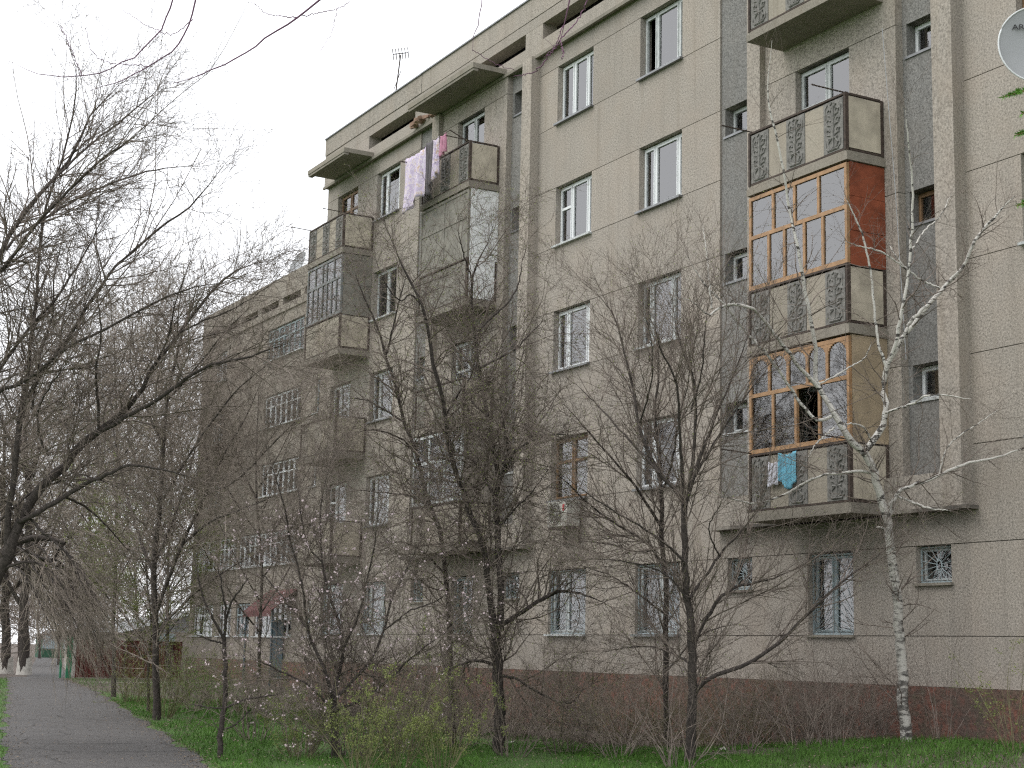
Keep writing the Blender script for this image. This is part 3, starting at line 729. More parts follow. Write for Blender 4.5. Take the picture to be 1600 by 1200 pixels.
# ------------------------------------------------------------------ trees (numpy)
def tubes(Pt, R, k):
    N, S, _ = Pt.shape
    T = np.gradient(Pt, axis=1); T /= np.linalg.norm(T, axis=2, keepdims=True) + 1e-9
    ref = np.zeros_like(T); v = np.abs(T[..., 2:3]) < .85
    ref[..., 2] = v[..., 0]; ref[..., 0] = ~v[..., 0]
    ref = ref[:, S // 2:S // 2 + 1].repeat(S, 1)
    a = np.cross(T, ref); a /= np.linalg.norm(a, axis=2, keepdims=True) + 1e-9
    b = np.cross(T, a)
    an = np.arange(k) * 2 * np.pi / k
    V = Pt[:, :, None] + R[:, :, None, None] * (a[:, :, None] * np.cos(an)[None, None, :, None] + b[:, :, None] * np.sin(an)[None, None, :, None])
    i = np.arange(N)[:, None, None] * S * k; s = np.arange(S - 1)[None, :, None] * k; j = np.arange(k)[None, None, :]; j2 = (j + 1) % k
    Q = np.stack([i + s + j, i + s + j2, i + s + k + j2, i + s + k + j], -1).reshape(-1, 4)
    return V.reshape(-1, 3), Q
def np_mesh(name, V, F, mat, smooth=True):
    n = F.shape[1]; me = bpy.data.meshes.new(name)
    me.vertices.add(len(V)); me.vertices.foreach_set('co', np.ascontiguousarray(V, np.float32).ravel())
    me.loops.add(F.size); me.loops.foreach_set('vertex_index', np.ascontiguousarray(F, np.int32).ravel())
    me.polygons.add(len(F)); me.polygons.foreach_set('loop_start', np.arange(0, F.size, n, dtype=np.int32))
    me.polygons.foreach_set('use_smooth', np.full(len(F), smooth)); me.materials.append(mat)
    me.update(calc_edges=True); return me
def resample(p, r, S):
    p = np.array(p, float); r = np.array(r, float)
    # smooth with Catmull-Rom, then even steps
    q = np.vstack([2 * p[0] - p[1], p, 2 * p[-1] - p[-2]]); out = []; ro = []
    for i in range(len(p) - 1):
        for t in np.linspace(0, 1, 8, endpoint=False):
            a, b, c, d = q[i:i + 4]
            out.append(.5 * ((2 * b) + (-a + c) * t + (2 * a - 5 * b + 4 * c - d) * t * t + (-a + 3 * b - 3 * c + d) * t ** 3)); ro.append(r[i] * (1 - t) + r[i + 1] * t)
    out.append(p[-1]); ro.append(r[-1]); out = np.array(out); ro = np.array(ro)
    s = np.r_[0, np.cumsum(np.linalg.norm(np.diff(out, axis=0), axis=1))]; u = np.linspace(0, s[-1], S)
    return np.stack([np.interp(u, s, out[:, i]) for i in range(3)], 1), np.interp(u, s, ro)
def grow(rng, Pt, R, dens, t0, ang, L, rr, S, wig, trop, rmin=.0012, rmax=.05, tip=.35, maxn=None, lt=.45, t1=1.0, biasup=0.0, tips=0):
    """children along parent branches; trop = pull along (x,y,z) per step, dens = children per metre"""
    seg = np.linalg.norm(np.diff(Pt, axis=1), axis=2); plen = seg.sum(1)
    cnt = rng.poisson(plen * (t1 - t0) * dens)
    if tips: cnt = cnt + tips
    if maxn and cnt.sum() > maxn: cnt = rng.binomial(cnt, maxn / cnt.sum())
    idx = np.repeat(np.arange(len(Pt)), cnt); n = len(idx)
    if n == 0: return np.zeros((0, S, 3)), np.zeros((0, S))
    t = t0 + (t1 - t0) * rng.random(n)
    if tips:
        first = np.r_[0, np.cumsum(cnt)[:-1]]
        for q in range(tips): t[np.minimum(first + q, n - 1)] = .93 + .07 * rng.random(len(first))
    f = t * (Pt.shape[1] - 1); i0 = np.minimum(f.astype(int), Pt.shape[1] - 2); w = (f - i0)[:, None]
    p = Pt[idx, i0] * (1 - w) + Pt[idx, i0 + 1] * w; pr = R[idx, i0] * (1 - w[:, 0]) + R[idx, i0 + 1] * w[:, 0]
    d = Pt[idx, i0 + 1] - Pt[idx, i0]; d /= np.linalg.norm(d, axis=1, keepdims=True) + 1e-9
    x = rng.normal(size=(n, 3)); x[:, 2] += biasup; x -= d * (x * d).sum(1, keepdims=True); x /= np.linalg.norm(x, axis=1, keepdims=True) + 1e-9
    a = np.radians(rng.uniform(ang[0], ang[1], n) * np.where(t > .93, .45, 1))[:, None]; d = d * np.cos(a) + x * np.sin(a)
    ln = L * (1 - lt * t) * np.exp(rng.normal(0, .35, n)); st = ln / (S - 1)
    r0 = np.clip(pr * rr, rmin, rmax)
    C = np.empty((n, S, 3)); C[:, 0] = p; tr = np.array(trop)
    for s in range(1, S):
        d = d + rng.normal(0, wig, (n, 3)) + tr * (s / S + .3); d /= np.linalg.norm(d, axis=1, keepdims=True) + 1e-9
        C[:, s] = C[:, s - 1] + d * st[:, None]
    C[:, :, 2] = np.maximum(C[:, :, 2], .02)
    return C, r0[:, None] * np.linspace(1, tip, S)[None]
def scatter_leaves(rng, Pt, n, size, out=.02, t0=.2):
    i = rng.integers(0, len(Pt), n); f = (t0 + (1 - t0) * rng.random(n)) * (Pt.shape[1] - 1); i0 = np.minimum(f.astype(int), Pt.shape[1] - 2); w = (f - i0)[:, None]
    p = Pt[i, i0] * (1 - w) + Pt[i, i0 + 1] * w + rng.normal(0, out, (n, 3))
    a = rng.normal(size=(n, 3)); a /= np.linalg.norm(a, axis=1, keepdims=True); b = np.cross(a, rng.normal(size=(n, 3))); b /= np.linalg.norm(b, axis=1, keepdims=True) + 1e-9
    s = size * rng.uniform(.6, 1.3, n)[:, None]
    V = np.stack([p - a * s, p + b * s * .5, p + a * s, p - b * s * .5], 1).reshape(-1, 3)
    return V, np.arange(4 * n).reshape(-1, 4)
def flowers(rng, Pt, n, size):
    g = n // 4 + 1; i = np.repeat(rng.integers(0, len(Pt), g), 4)[:n]; f = np.clip(np.repeat(rng.random(g), 4)[:n] + rng.normal(0, .18, n), 0, .999) * (Pt.shape[1] - 1); i0 = np.minimum(f.astype(int), Pt.shape[1] - 2); w = (f - i0)[:, None]
    p = Pt[i, i0] * (1 - w) + Pt[i, i0 + 1] * w + rng.normal(0, .007, (n, 3))
    a = rng.normal(size=(n, 3)); a /= np.linalg.norm(a, axis=1, keepdims=True); b = np.cross(a, rng.normal(size=(n, 3))); b /= np.linalg.norm(b, axis=1, keepdims=True) + 1e-9
    c = np.cross(a, b); s = size * rng.uniform(.7, 1.3, n)[:, None]; Vs = []
    for k in range(5):
        t = 2 * np.pi * k / 5; u = a * np.cos(t) + b * np.sin(t); v = -a * np.sin(t) + b * np.cos(t)
        Vs += [p, p + (u * .62 + v * .36 + c * .2) * s, p + (u + c * .35) * s, p + (u * .62 - v * .36 + c * .2) * s]
    V = np.stack(Vs, 1).reshape(-1, 3); return V, np.arange(len(V)).reshape(-1, 4)
def wpx(rng, pts, depth, wob=.5, kr=.55):
    """photo polyline (px, py, radius px) to a limb in space: it wanders towards and away from the lens as limbs do"""
    o = []; r = []; dd = 0.0; sl = rng.uniform(-wob, wob) / max(1, len(pts) - 1)
    for i, q in enumerate(pts):
        if i: dd += sl + rng.uniform(-.12, .12) * wob
        dq = depth + dd + (q[3] if len(q) > 3 else 0)
        o.append(at(q[0], q[1], dq)); r.append(q[2] * kr / FPX * dq)
    return o, r
def tree(name, label, limbs, depth, levels, seed, bark='bark', twig='twig', buds=None, blossom=None, group=None, wob=.6, S0=18, trunk_k=8, budmat='bud', kr=.55):
    """limbs: photo polylines, the first one the trunk.  levels: dicts for grow().  thing > trunk, crown (, buds, blossoms)"""
    rng = np.random.default_rng(seed)
    LP, LR = [], []
    for i, l in enumerate(limbs):
        if isinstance(l[0][0], (int, float)) and len(l[0]) <= 4 and not isinstance(l[0], Vector): o, r = wpx(rng, l, depth, wob if i else .1, kr)
        p, rr = resample(o, r, S0)
        if i == 0:
            base = p[0].copy(); p[0] -= (0, 0, .25); rr[0] *= 1.35
        n = len(p); rr[-3:] *= (.8, .6, .35) if i else (1, 1, 1); jit = rng.normal(0, 1, (n, 3)) * (rr[:, None] * .14 + .0035); jit[:2] = 0; p += jit
        LP.append(p); LR.append(rr)
    Pt, R = np.array(LP), np.array(LR)
    root = thing(name, label, 'tree', tuple(base), group)
    off = np.array(base)
    V, Q = tubes(Pt, R, trunk_k); link('trunk', np_mesh('trunk', V - off, Q, M[bark]), root)
    cv, cq, nv = [], [], 0; cur = [(Pt, R)]; last = None
    srcs = [(Pt, R)]
    for lv in levels:
        a = dict(lv); src = a.pop('src', None); k = a.pop('k', 3)
        sp, sr = srcs[-1] if src is None else srcs[src]
        Cp, Cr = grow(rng, sp, sr, **a)
        srcs.append((Cp, Cr))
        if len(Cp):
            V, Q = tubes(Cp, Cr, k); cv.append(V); cq.append(Q + nv); nv += len(V)
    link('crown', np_mesh('crown', np.vstack(cv) - off, np.vstack(cq), M[twig]), root)
    tw = srcs[-1][0]
    if buds:
        V, Q = scatter_leaves(rng, tw, buds[0], buds[1]); struct(link('buds', np_mesh('buds', V - off, Q, M[budmat], False), root), 'stuff')
    if blossom:
        V, Q = flowers(rng, tw[tw[:, :, 2].max(1) < blossom[2]], blossom[0], blossom[1]); struct(link('blossoms', np_mesh('blossoms', V - off, Q, M['petal'], False), root), 'stuff')
    return root

# --- birch by the wall
birch = [
 [(1417, 1172, 12), (1411, 1060, 10.5), (1403, 960, 9.5), (1394, 875, 9), (1387, 822, 8.5), (1375, 775, 8), (1366, 741, 8), (1350, 706, 7.5)],
 [(1350, 706, 7.5), (1331, 691, 7), (1312, 659, 6), (1300, 640, 5.5), (1284, 615, 5), (1275, 585, 4.5), (1272, 525, 4), (1256, 444, 3.5), (1244, 381, 3), (1234, 328, 2.8), (1225, 272, 2.3), (1212, 206, 2), (1200, 150, 1.5), (1206, 62, .8)],
 [(1281, 608, 4.5), (1262, 587, 4), (1225, 541, 3.6), (1203, 512, 3.3), (1184, 491, 3.1), (1173, 481, 3), (1141, 476, 2.6), (1119, 484, 2.2), (1106, 492, 1.8), (1080, 470, 1.2), (1050, 462, 1)],
 [(1300, 650, 3.6), (1275, 656, 3.2), (1241, 616, 3), (1203, 559, 2.8), (1170, 524, 2.5), (1141, 487, 2.3), (1118, 462, 1.9), (1098, 440, 1.6), (1072, 398, 1)],
 [(1112, 482, 2), (1108, 440, 1.7), (1104, 395, 1.3), (1098, 350, 1)],
 [(1353, 703, 6.5), (1372, 678, 6.5), (1384, 650, 6), (1381, 609, 5.8), (1384, 578, 5.5), (1400, 547, 5), (1412, 528, 4.5), (1444, 484, 4.2), (1475, 450, 4), (1503, 419, 3.6), (1519, 384, 3.3), (1544, 350, 2.8), (1586, 306, 1.6)],
 [(1390, 566, 4.2), (1402, 525, 3.6), (1412, 475, 3.2), (1419, 428, 2.8), (1425, 362, 2.5), (1425, 272, 2), (1419, 225, 1.5), (1414, 165, .8)],
 [(1398, 548, 3.2), (1425, 500, 3.4), (1455, 472, 3.2), (1482, 440, 2.8), (1500, 420, 2.4)],
 [(1385, 575, 3), (1372, 531, 2.5), (1362, 444, 2.2), (1350, 375, 1.8), (1319, 303, 1)],
 [(1424, 390, 1.8), (1445, 360, 1.5), (1469, 337, 1.2), (1487, 303, .8)],
 [(1469, 450, 2), (1445, 440, 1.8), (1419, 422, 1.6), (1400, 400, 1.3), (1387, 378, 1)],
 [(1420, 424, 1.6), (1380, 395, 1.5), (1345, 385, 1.2), (1320, 377, .9)],
 [(1387, 815, 5), (1393, 790, 4.6), (1402, 773, 4.2), (1416, 762, 3.6), (1453, 750, 3.2), (1491, 731, 2.8), (1530, 720, 2.5), (1553, 716, 2.2), (1605, 699, 1.5)],
 [(1402, 775, 2.5), (1425, 784, 2.2), (1453, 794, 1.9), (1487, 798, 1)],
 [(1366, 739, 3.2), (1340, 737, 2.9), (1312, 739, 2.6), (1275, 746, 2.3), (1231, 769, 2.1), (1200, 783, 1.9), (1169, 786, 1.7), (1131, 775, 1.3), (1100, 764, .9)],
 [(1467, 744, 1.6), (1478, 703, 1.4), (1500, 680, 1.2), (1525, 664, 1), (1560, 640, .8)],
 [(1384, 645, 2.6), (1397, 640, 2.3), (1425, 631, 2), (1447, 619, 1.8), (1480, 618, 1.3), (1522, 625, .8)],
 [(1362, 690, 2), (1352, 670, 1.8), (1337, 663, 1.5), (1318, 662, 1.1)],
 [(1304, 668, 2), (1290, 680, 1.7), (1275, 694, 1.4), (1262, 715, 1)],
 [(1391, 830, 2.5), (1378, 825, 1.8), (1370, 824, 1.4)],
 [(1278, 600, 2), (1300, 590, 1.8), (1325, 575, 1.5), (1350, 560, 1.2), (1362, 535, .8)]]
tree('birch_tree', 'slender white-barked birch with bare spreading limbs beside the wall', birch, 24.1,
     [dict(dens=5.0, t0=.12, tips=3, ang=(30, 75), L=1.0, rr=.42, S=8, wig=.13, trop=(0, 0, -.02), rmax=.012, src=0, tip=.3, t1=.98, biasup=.2, rmin=.003),
      dict(dens=7, t0=.15, ang=(25, 65), L=.5, rr=.5, S=6, wig=.13, trop=(0, 0, -.05), tip=.4, rmin=.002)], 11, 'birch', 'twig', None, wob=.9, S0=30, trunk_k=10, kr=.80)

# --- elm in front of the second bay
elm = [
 [(780, 1178, 19), (780, 1120, 17), (778, 1060, 15.5), (776, 1010, 15), (774, 980, 15)],
 [(772, 985, 11), (764, 915, 9.5), (757, 860, 9), (747, 829, 8.5), (735, 796, 8), (720, 760, 7.5), (708, 724, 7), (699, 679, 6.5), (696, 642, 6), (681, 585, 5.5), (672, 528, 5), (660, 477, 4.2), (630, 420, 3.5), (615, 381, 2.5), (603, 354, 1.6)],
 [(782, 985, 11), (782, 915, 9.5), (778, 856, 9), (777, 820, 8.5), (774, 775, 8), (777, 739, 7.5), (771, 700, 7), (762, 648, 6.5), (747, 570, 5.8), (744, 528, 5), (738, 486, 4.2), (739, 420, 3.5), (756, 396, 2.6), (771, 350, 1.5)],
 [(777, 770, 5.5), (786, 736, 5), (792, 703, 4), (790, 673, 3), (782, 640, 1.5)],
 [(784, 745, 5), (800, 712, 4.5), (816, 697, 4.2), (846, 682, 3.5), (870, 679, 2.6), (905, 682, 1.5)],
 [(772, 775, 5), (760, 752, 4.6), (747, 730, 4.2), (726, 713, 3.6), (708, 710, 2.8), (680, 712, 1.6)],
 [(782, 978, 7), (800, 966, 6.5), (822, 952, 6), (845, 938, 5.8), (864, 928, 5.5), (884, 924, 4), (915, 930, 2.5), (950, 945, 1.3)],
 [(745, 518, 3.6), (770, 495, 3.1), (792, 474, 2.8), (810, 444, 2.2), (816, 405, 1.3)],
 [(750, 575, 3.4), (780, 560, 3), (804, 546, 2.6), (825, 525, 2), (850, 500, 1.2)],
 [(739, 440, 2.6), (725, 400, 2), (715, 360, 1.2)],
 [(660, 477, 3), (640, 460, 2.5), (625, 470, 2), (600, 440, 1.4), (585, 400, 1)],
 [(697, 650, 3.4), (720, 610, 2.8), (735, 590, 2), (742, 560, 1.2)],
 [(757, 860, 4), (740, 845, 3.4), (715, 855, 2.8), (680, 870, 2), (640, 885, 1.2)],
 [(778, 1040, 5), (745, 1032, 4.2), (715, 1040, 3.4), (690, 1050, 2.4), (660, 1065, 1.4)],
 [(780, 1055, 4.5), (810, 1062, 3.8), (845, 1085, 3), (890, 1098, 2.2), (912, 1075, 1.2)],
 [(778, 830, 3.2), (800, 800, 2.6), (830, 770, 2), (855, 735, 1.2)],
 [(762, 650, 3), (740, 630, 2.5), (715, 590, 2), (705, 545, 1.2)]]
tree('elm_tree', 'dark forked elm with a hazy twig crown before the second bay', elm, 25.8,
     [dict(dens=7.5, t0=.1, tips=4, ang=(30, 75), L=1.45, rr=.55, S=9, wig=.15, trop=(0, 0, .03), rmax=.016, biasup=.2, rmin=.004),
      dict(dens=9, t0=.08, ang=(30, 75), L=.66, rr=.55, S=5, wig=.22, trop=(0, 0, .03), rmin=.0029),
      dict(dens=9, t0=.08, ang=(30, 75), L=.3, rr=.75, S=3, wig=.25, trop=(0, 0, .02), rmin=.0026, maxn=22000)], 21, buds=(18000, .012), wob=1.4, S0=22)
elm0 = [
 [(708, 1142, 9), (704, 1040, 8), (700, 960, 7.5), (696, 901, 7), (687, 826, 6.5), (669, 790, 6), (660, 760, 5.8), (651, 706, 5.2), (633, 661, 5), (612, 579, 4.4), (601, 555, 4), (591, 516, 3.2), (570, 468, 2.4), (556, 430, 1.4)],
 [(602, 560, 3.4), (612, 520, 3), (622, 480, 2.4), (634, 430, 1.4)],
 [(650, 706, 3), (625, 685, 2.6), (590, 672, 2), (555, 675, 1.2)],
 [(632, 660, 3), (600, 640, 2.6), (570, 625, 2), (540, 622, 1.2)],
 [(668, 790, 3), (640, 775, 2.6), (600, 770, 2), (550, 765, 1.2)],
 [(697, 900, 3.5), (670, 870, 3), (640, 850, 2.2), (600, 845, 1.2)]]
tree('young_elm_tree', 'thin crooked elm growing behind the blossoming fruit tree', elm0, 27.6,
     [dict(dens=8.5, t0=.1, tips=4, ang=(30, 75), L=1.35, rr=.55, S=9, wig=.16, trop=(0, 0, .0), rmax=.016, biasup=.2, rmin=.004),
      dict(dens=9, t0=.1, ang=(30, 75), L=.64, rr=.55, S=5, wig=.22, trop=(0, 0, 0), rmin=.0029),
      dict(dens=10, t0=.1, ang=(30, 75), L=.3, rr=.75, S=3, wig=.25, trop=(0, 0, .02), rmin=.0026, maxn=13000)], 22, buds=(7000, .011), wob=1.2, S0=22)
# --- pair of fan-shaped trees by the first plain wall
fan1 = [
 [(1077, 1200, 16), (1083, 1075, 13), (1080, 997, 11), (1075, 934, 10), (1070, 860, 9.5), (1070, 783, 9)],
 [(1070, 790, 7), (1060, 772, 6.2), (1031, 740, 5.5), (1006, 690, 4.6), (994, 640, 3.8), (988, 600, 3.4), (975, 550, 2.8), (960, 495, 2.2), (930, 455, 1.4)],
 [(1071, 790, 6.5), (1080, 750, 5.5), (1085, 687, 4.8), (1085, 605, 4), (1072, 562, 3.2), (1060, 525, 2.4), (1050, 470, 1.4)],
 [(1072, 785, 6), (1095, 709, 4.8), (1108, 675, 4), (1127, 630, 3.2), (1150, 575, 2.4), (1170, 520, 1.4)],
 [(1085, 745, 4), (1120, 685, 3.2), (1150, 640, 2.6), (1180, 600, 1.8), (1200, 580, 1.2)],
 [(1068, 770, 5), (1062, 690, 4), (1058, 605, 3.2), (1035, 550, 2.4), (1020, 505, 1.4)],
 [(1080, 640, 3), (1095, 590, 2.4), (1100, 540, 1.8), (1105, 480, 1.1)],
 [(1000, 660, 3), (1015, 610, 2.4), (1020, 560, 1.8), (1012, 500, 1.1)],
 [(1031, 740, 3.6), (985, 690, 3), (940, 640, 2.4), (900, 600, 1.3)],
 [(1083, 1012, 5.5), (1092, 990, 5.2), (1109, 959, 5), (1137, 925, 4.4), (1170, 912, 3.6), (1205, 905, 2.6), (1250, 885, 1.4)],
 [(1084, 1082, 6.5), (1100, 1066, 6.2), (1122, 1052, 6), (1162, 1040, 5.6), (1209, 1012, 5), (1262, 959, 4), (1319, 906, 3), (1350, 885, 2.2), (1385, 858, 1.3)],
 [(1077, 935, 4.5), (1095, 910, 4), (1125, 866, 3.6), (1140, 850, 3), (1160, 828, 2.4), (1190, 790, 1.3)],
 [(1124, 868, 2.6), (1113, 845, 2.2), (1109, 820, 1.8), (1125, 790, 1.1)],
 [(1072, 880, 4.2), (1040, 850, 3.6), (997, 820, 3), (962, 800, 2.4), (916, 770, 1.8), (884, 745, 1.1)],
 [(1076, 940, 3.4), (1050, 905, 2.8), (1010, 885, 2.2), (960, 875, 1.6), (910, 872, 1)],
 [(1082, 1040, 3.5), (1050, 1020, 2.8), (1010, 1010, 2.2), (960, 1015, 1.3)]]
tree('fan_tree', 'fan-shaped bare tree with long upright shoots and a low limb reaching the birch', fan1, 23.3,
     [dict(dens=6.4, t0=.1, tips=4, ang=(18, 50), L=1.5, rr=.6, S=9, wig=.08, trop=(0, 0, .05), rmax=.014, biasup=.3, rmin=.004),
      dict(dens=7, t0=.1, ang=(20, 55), L=.72, rr=.6, S=5, wig=.13, trop=(0, 0, .04), rmin=.0028),
      dict(dens=6.5, t0=.1, ang=(25, 60), L=.3, rr=.75, S=3, wig=.18, trop=(0, 0, .03), rmin=.0025, maxn=15000)], 31, wob=1.4, buds=(4000, .01))
fan2 = [
 [(1042, 1184, 9.5), (1041, 1044, 8.5), (1039, 919, 7.5), (1034, 825, 6.8), (1033, 775, 6.2), (1028, 694, 5), (1022, 640, 4), (1030, 580, 3), (1025, 520, 2)],
 [(1034, 825, 4.5), (1000, 770, 3.8), (960, 720, 3), (915, 670, 2.2), (880, 630, 1.3)],
 [(1033, 775, 4), (1050, 720, 3.4), (1060, 660, 2.6), (1075, 600, 1.8), (1080, 540, 1.1)],
 [(1037, 885, 4.5), (1010, 848, 4), (962, 819, 3.4), (916, 784, 2.6), (884, 752, 1.8), (860, 735, 1.1)],
 [(1036, 855, 3), (1000, 862, 2.6), (950, 850, 2), (900, 845, 1.2)],
 [(1028, 694, 3), (1000, 640, 2.4), (975, 590, 1.8), (950, 560, 1.1)],
 [(1040, 960, 3.4), (1000, 930, 2.8), (955, 900, 2.2), (910, 885, 1.2)],
 [(1041, 1050, 3), (1075, 1010, 2.4), (1110, 985, 1.8), (1150, 975, 1.1)]]
tree('fan_tree', 'thinner grey trunked tree standing just behind the fan-shaped tree', fan2, 27.4,
     [dict(dens=6.4, t0=.1, tips=4, ang=(20, 55), L=1.4, rr=.6, S=9, wig=.09, trop=(0, 0, .05), rmax=.014, biasup=.3, rmin=.004),
      dict(dens=7, t0=.1, ang=(20, 60), L=.72, rr=.6, S=5, wig=.14, trop=(0, 0, .04), rmin=.0028),
      dict(dens=6.5, t0=.1, ang=(25, 65), L=.3, rr=.75, S=3, wig=.18, trop=(0, 0, .03), rmin=.0025, maxn=10000)], 32, wob=1.4)
# --- blossoming fruit tree
apr = [
 [(524, 1192, 11), (522, 1137, 10), (520, 1085, 9)],
 [(520, 1090, 6), (508, 1050, 5.2), (495, 1020, 4.6), (482, 985, 4), (470, 900, 3.4), (455, 850, 3), (445, 795, 2.6), (430, 745, 2), (415, 695, 1.2)],
 [(521, 1090, 6.5), (528, 1060, 5.8), (537, 1012, 5), (530, 970, 4.4), (512, 925, 3.8), (504, 880, 3.2), (500, 820, 2.6), (505, 770, 2), (517, 720, 1.2)],
 [(522, 1095, 5.5), (555, 1060, 4.8), (580, 1030, 4.2), (600, 985, 3.6), (615, 930, 3), (640, 880, 2.2), (665, 830, 1.3)],
 [(538, 1010, 3.6), (560, 960, 3.2), (575, 900, 2.6), (585, 850, 2), (590, 800, 1.2)],
 [(482, 985, 3), (455, 950, 2.6), (430, 920, 2), (405, 890, 1.2)],
 [(523, 1110, 4.5), (580, 1085, 3.8), (630, 1040, 3.2), (665, 1010, 2.4), (700, 985, 1.3)],
 [(519, 1105, 4), (480, 1070, 3.4), (440, 1050, 2.6), (400, 1030, 1.4)],
 [(505, 880, 2.4), (480, 850, 2), (470, 800, 1.6), (465, 750, 1)],
 [(600, 985, 2.6), (640, 955, 2.2), (680, 940, 1.6), (705, 920, 1)]]
tree('apricot_tree', 'wild fruit tree scattered with small pale pink blossoms over the lawn', apr, 23.2,
     [dict(dens=11, t0=.08, tips=4, ang=(25, 65), L=1.15, rr=.6, S=8, wig=.12, trop=(0, 0, .03), rmax=.011, rmin=.0035),
      dict(dens=9, t0=.08, ang=(30, 70), L=.55, rr=.6, S=5, wig=.18, trop=(0, 0, .02), rmin=.0028),
      dict(dens=8, t0=.1, ang=(30, 70), L=.26, rr=.75, S=3, wig=.2, trop=(0, 0, .02), rmin=.0025, maxn=16000)], 41, blossom=(3200, .0145, 3.7), wob=1.5)
# --- sapling by the path
sap = [
 [(344, 1187, 6.5), (345, 1137, 5.8), (351, 1105, 5.5), (352, 1050, 5), (350, 997, 4.5)],
 [(350, 1000, 3.2), (338, 975, 2.8), (325, 952, 2.4), (312, 915, 1.9), (305, 880, 1.2)],
 [(350, 1000, 3.2), (353, 957, 2.6), (348, 925, 2), (340, 880, 1.2)],
 [(351, 985, 2.6), (360, 945, 2.3), (375, 922, 1.9), (390, 902, 1.1)],
 [(352, 1106, 2.6), (365, 1101, 2.3), (390, 1092, 2), (437, 1085, 1.1)],
 [(351, 1006, 2), (330, 1000, 1.7), (305, 990, 1.2)], [(350, 1140, 1.8), (370, 1130, 1.6), (395, 1105, 1.1)],
 [(352, 1108, 1.8), (325, 1105, 1.5), (295, 1100, 1)]]
tree('sapling', 'single dark sapling standing on the grass beside the path', sap, 22.95,
     [dict(dens=6, t0=.2, tips=2, ang=(25, 60), L=.6, rr=.5, S=7, wig=.12, trop=(0, 0, .02), rmax=.008, src=0),
      dict(dens=7, t0=.15, ang=(25, 60), L=.3, rr=.6, S=5, wig=.14, trop=(0, 0, .02), rmin=.002)], 51, wob=.5, kr=.75)
# --- big leaning tree left of the path
big = [
 [(-75, 1165, 26), (-60, 1080, 24), (-40, 990, 22), (-18, 930, 20), (8, 878, 18), (24, 830, 17)],
 [(24, 832, 15), (50, 780, 14), (78, 748, 13.5), (100, 730, 13), (120, 705, 12.5), (140, 685, 11.5), (170, 662, 9.5), (196, 639, 8), (217, 618, 7), (238, 576, 6), (280, 520, 5), (336, 450, 4), (378, 418, 2.8), (420, 408, 1.6)],
 [(150, 678, 7), (200, 650, 6.5), (252, 621, 6), (315, 576, 5), (385, 558, 3.6), (455, 534, 1.8)],
 [(30, 815, 9), (50, 806, 8.5), (100, 775, 7.5), (137, 755, 6.5), (175, 737, 5), (205, 727, 4), (260, 735, 2.6), (310, 750, 1.4)],
 [(10, 875, 10), (14, 800, 9.5), (24, 716, 9), (35, 632, 8), (46, 590, 7), (45, 555, 6), (56, 485, 5.2), (60, 416, 4.6), (70, 332, 4), (98, 245, 3), (115, 168, 2.4), (119, 105, 1.8), (94, 42, 1)],
 [(36, 632, 6.5), (70, 576, 6), (105, 530, 5.4), (140, 474, 4.8), (182, 416, 4.2), (245, 360, 3.6), (297, 322, 2.6), (350, 259, 1.3)],
 [(-30, 950, 13), (-60, 800, 11), (-70, 650, 10), (-50, 520, 9), (0, 399, 7.5), (31, 343, 6.5), (70, 294, 5.5), (115, 241, 4.2), (140, 182, 3), (192, 126, 1.5)],
 [(-20, 450, 6), (7, 416, 5.4), (70, 336, 4.6), (140, 266, 3.8), (192, 227, 2.8), (224, 220, 1.5)],
 [(70, 294, 4), (140, 227, 3.4), (189, 189, 2.6), (255, 133, 1.3)],
 [(10, 390, 4.5), (35, 364, 4.2), (140, 301, 3.4), (227, 269, 2.4), (300, 258, 1.2)],
 [(-55, 640, 6.5), (0, 576, 5.5), (45, 513, 4.8), (84, 471, 4.2), (115, 425, 3.4), (140, 383, 2.6), (165, 330, 1.4)],
 [(-60, 660, 6.5), (0, 611, 6), (38, 597, 5.6), (105, 544, 5), (168, 513, 4.2), (245, 471, 3.2), (301, 450, 2.4), (360, 440, 1.2)],
 [(154, 672, 5), (154, 640, 4.5), (150, 580, 3.8), (158, 520, 3), (150, 450, 1.5)],
 [(76, 712, 5), (62, 680, 4.4), (60, 640, 3.6), (80, 600, 2.6), (105, 570, 1.5)],
 [(-10, 822, 4), (30, 785, 3.6), (55, 767, 3.3), (100, 750, 2.8), (130, 742, 2.2), (180, 760, 1.3)],
 [(238, 576, 3.6), (262, 530, 3), (275, 470, 2.4), (300, 400, 1.3)],
 [(280, 520, 3), (320, 500, 2.4), (370, 480, 1.8), (430, 440, 1.1)],
 [(50, 640, 4), (62, 560, 3.4), (82, 490, 2.8), (85, 430, 2.2), (100, 360, 1.2)],
 [(40, 800, 5), (65, 830, 4.4), (90, 850, 3.6), (115, 880, 2.6), (135, 930, 1.6)],
 [(0, 890, 5), (30, 880, 4.2), (60, 880, 3.4), (90, 905, 2.4), (115, 950, 1.5)],
 [(100, 776, 4), (130, 790, 3.4), (165, 820, 2.6), (200, 860, 1.6)]]
tree('leaning_tree', 'large bare tree leaning over the path with drooping twig ends', big, 24.0,
     [dict(dens=5.6, t0=.1, tips=4, ang=(20, 60), L=1.7, rr=.55, S=10, wig=.12, trop=(.0, 0, .02), rmax=.016, biasup=.25, rmin=.004),
      dict(dens=6.2, t0=.1, ang=(25, 65), L=.8, rr=.6, S=5, wig=.16, trop=(0, 0, .01), rmin=.0028),
      dict(dens=7, t0=.1, ang=(25, 65), L=.36, rr=.75, S=3, wig=.2, trop=(0, 0, 0), rmin=.0025, maxn=19000)], 61, wob=1.6, S0=24, kr=.52)
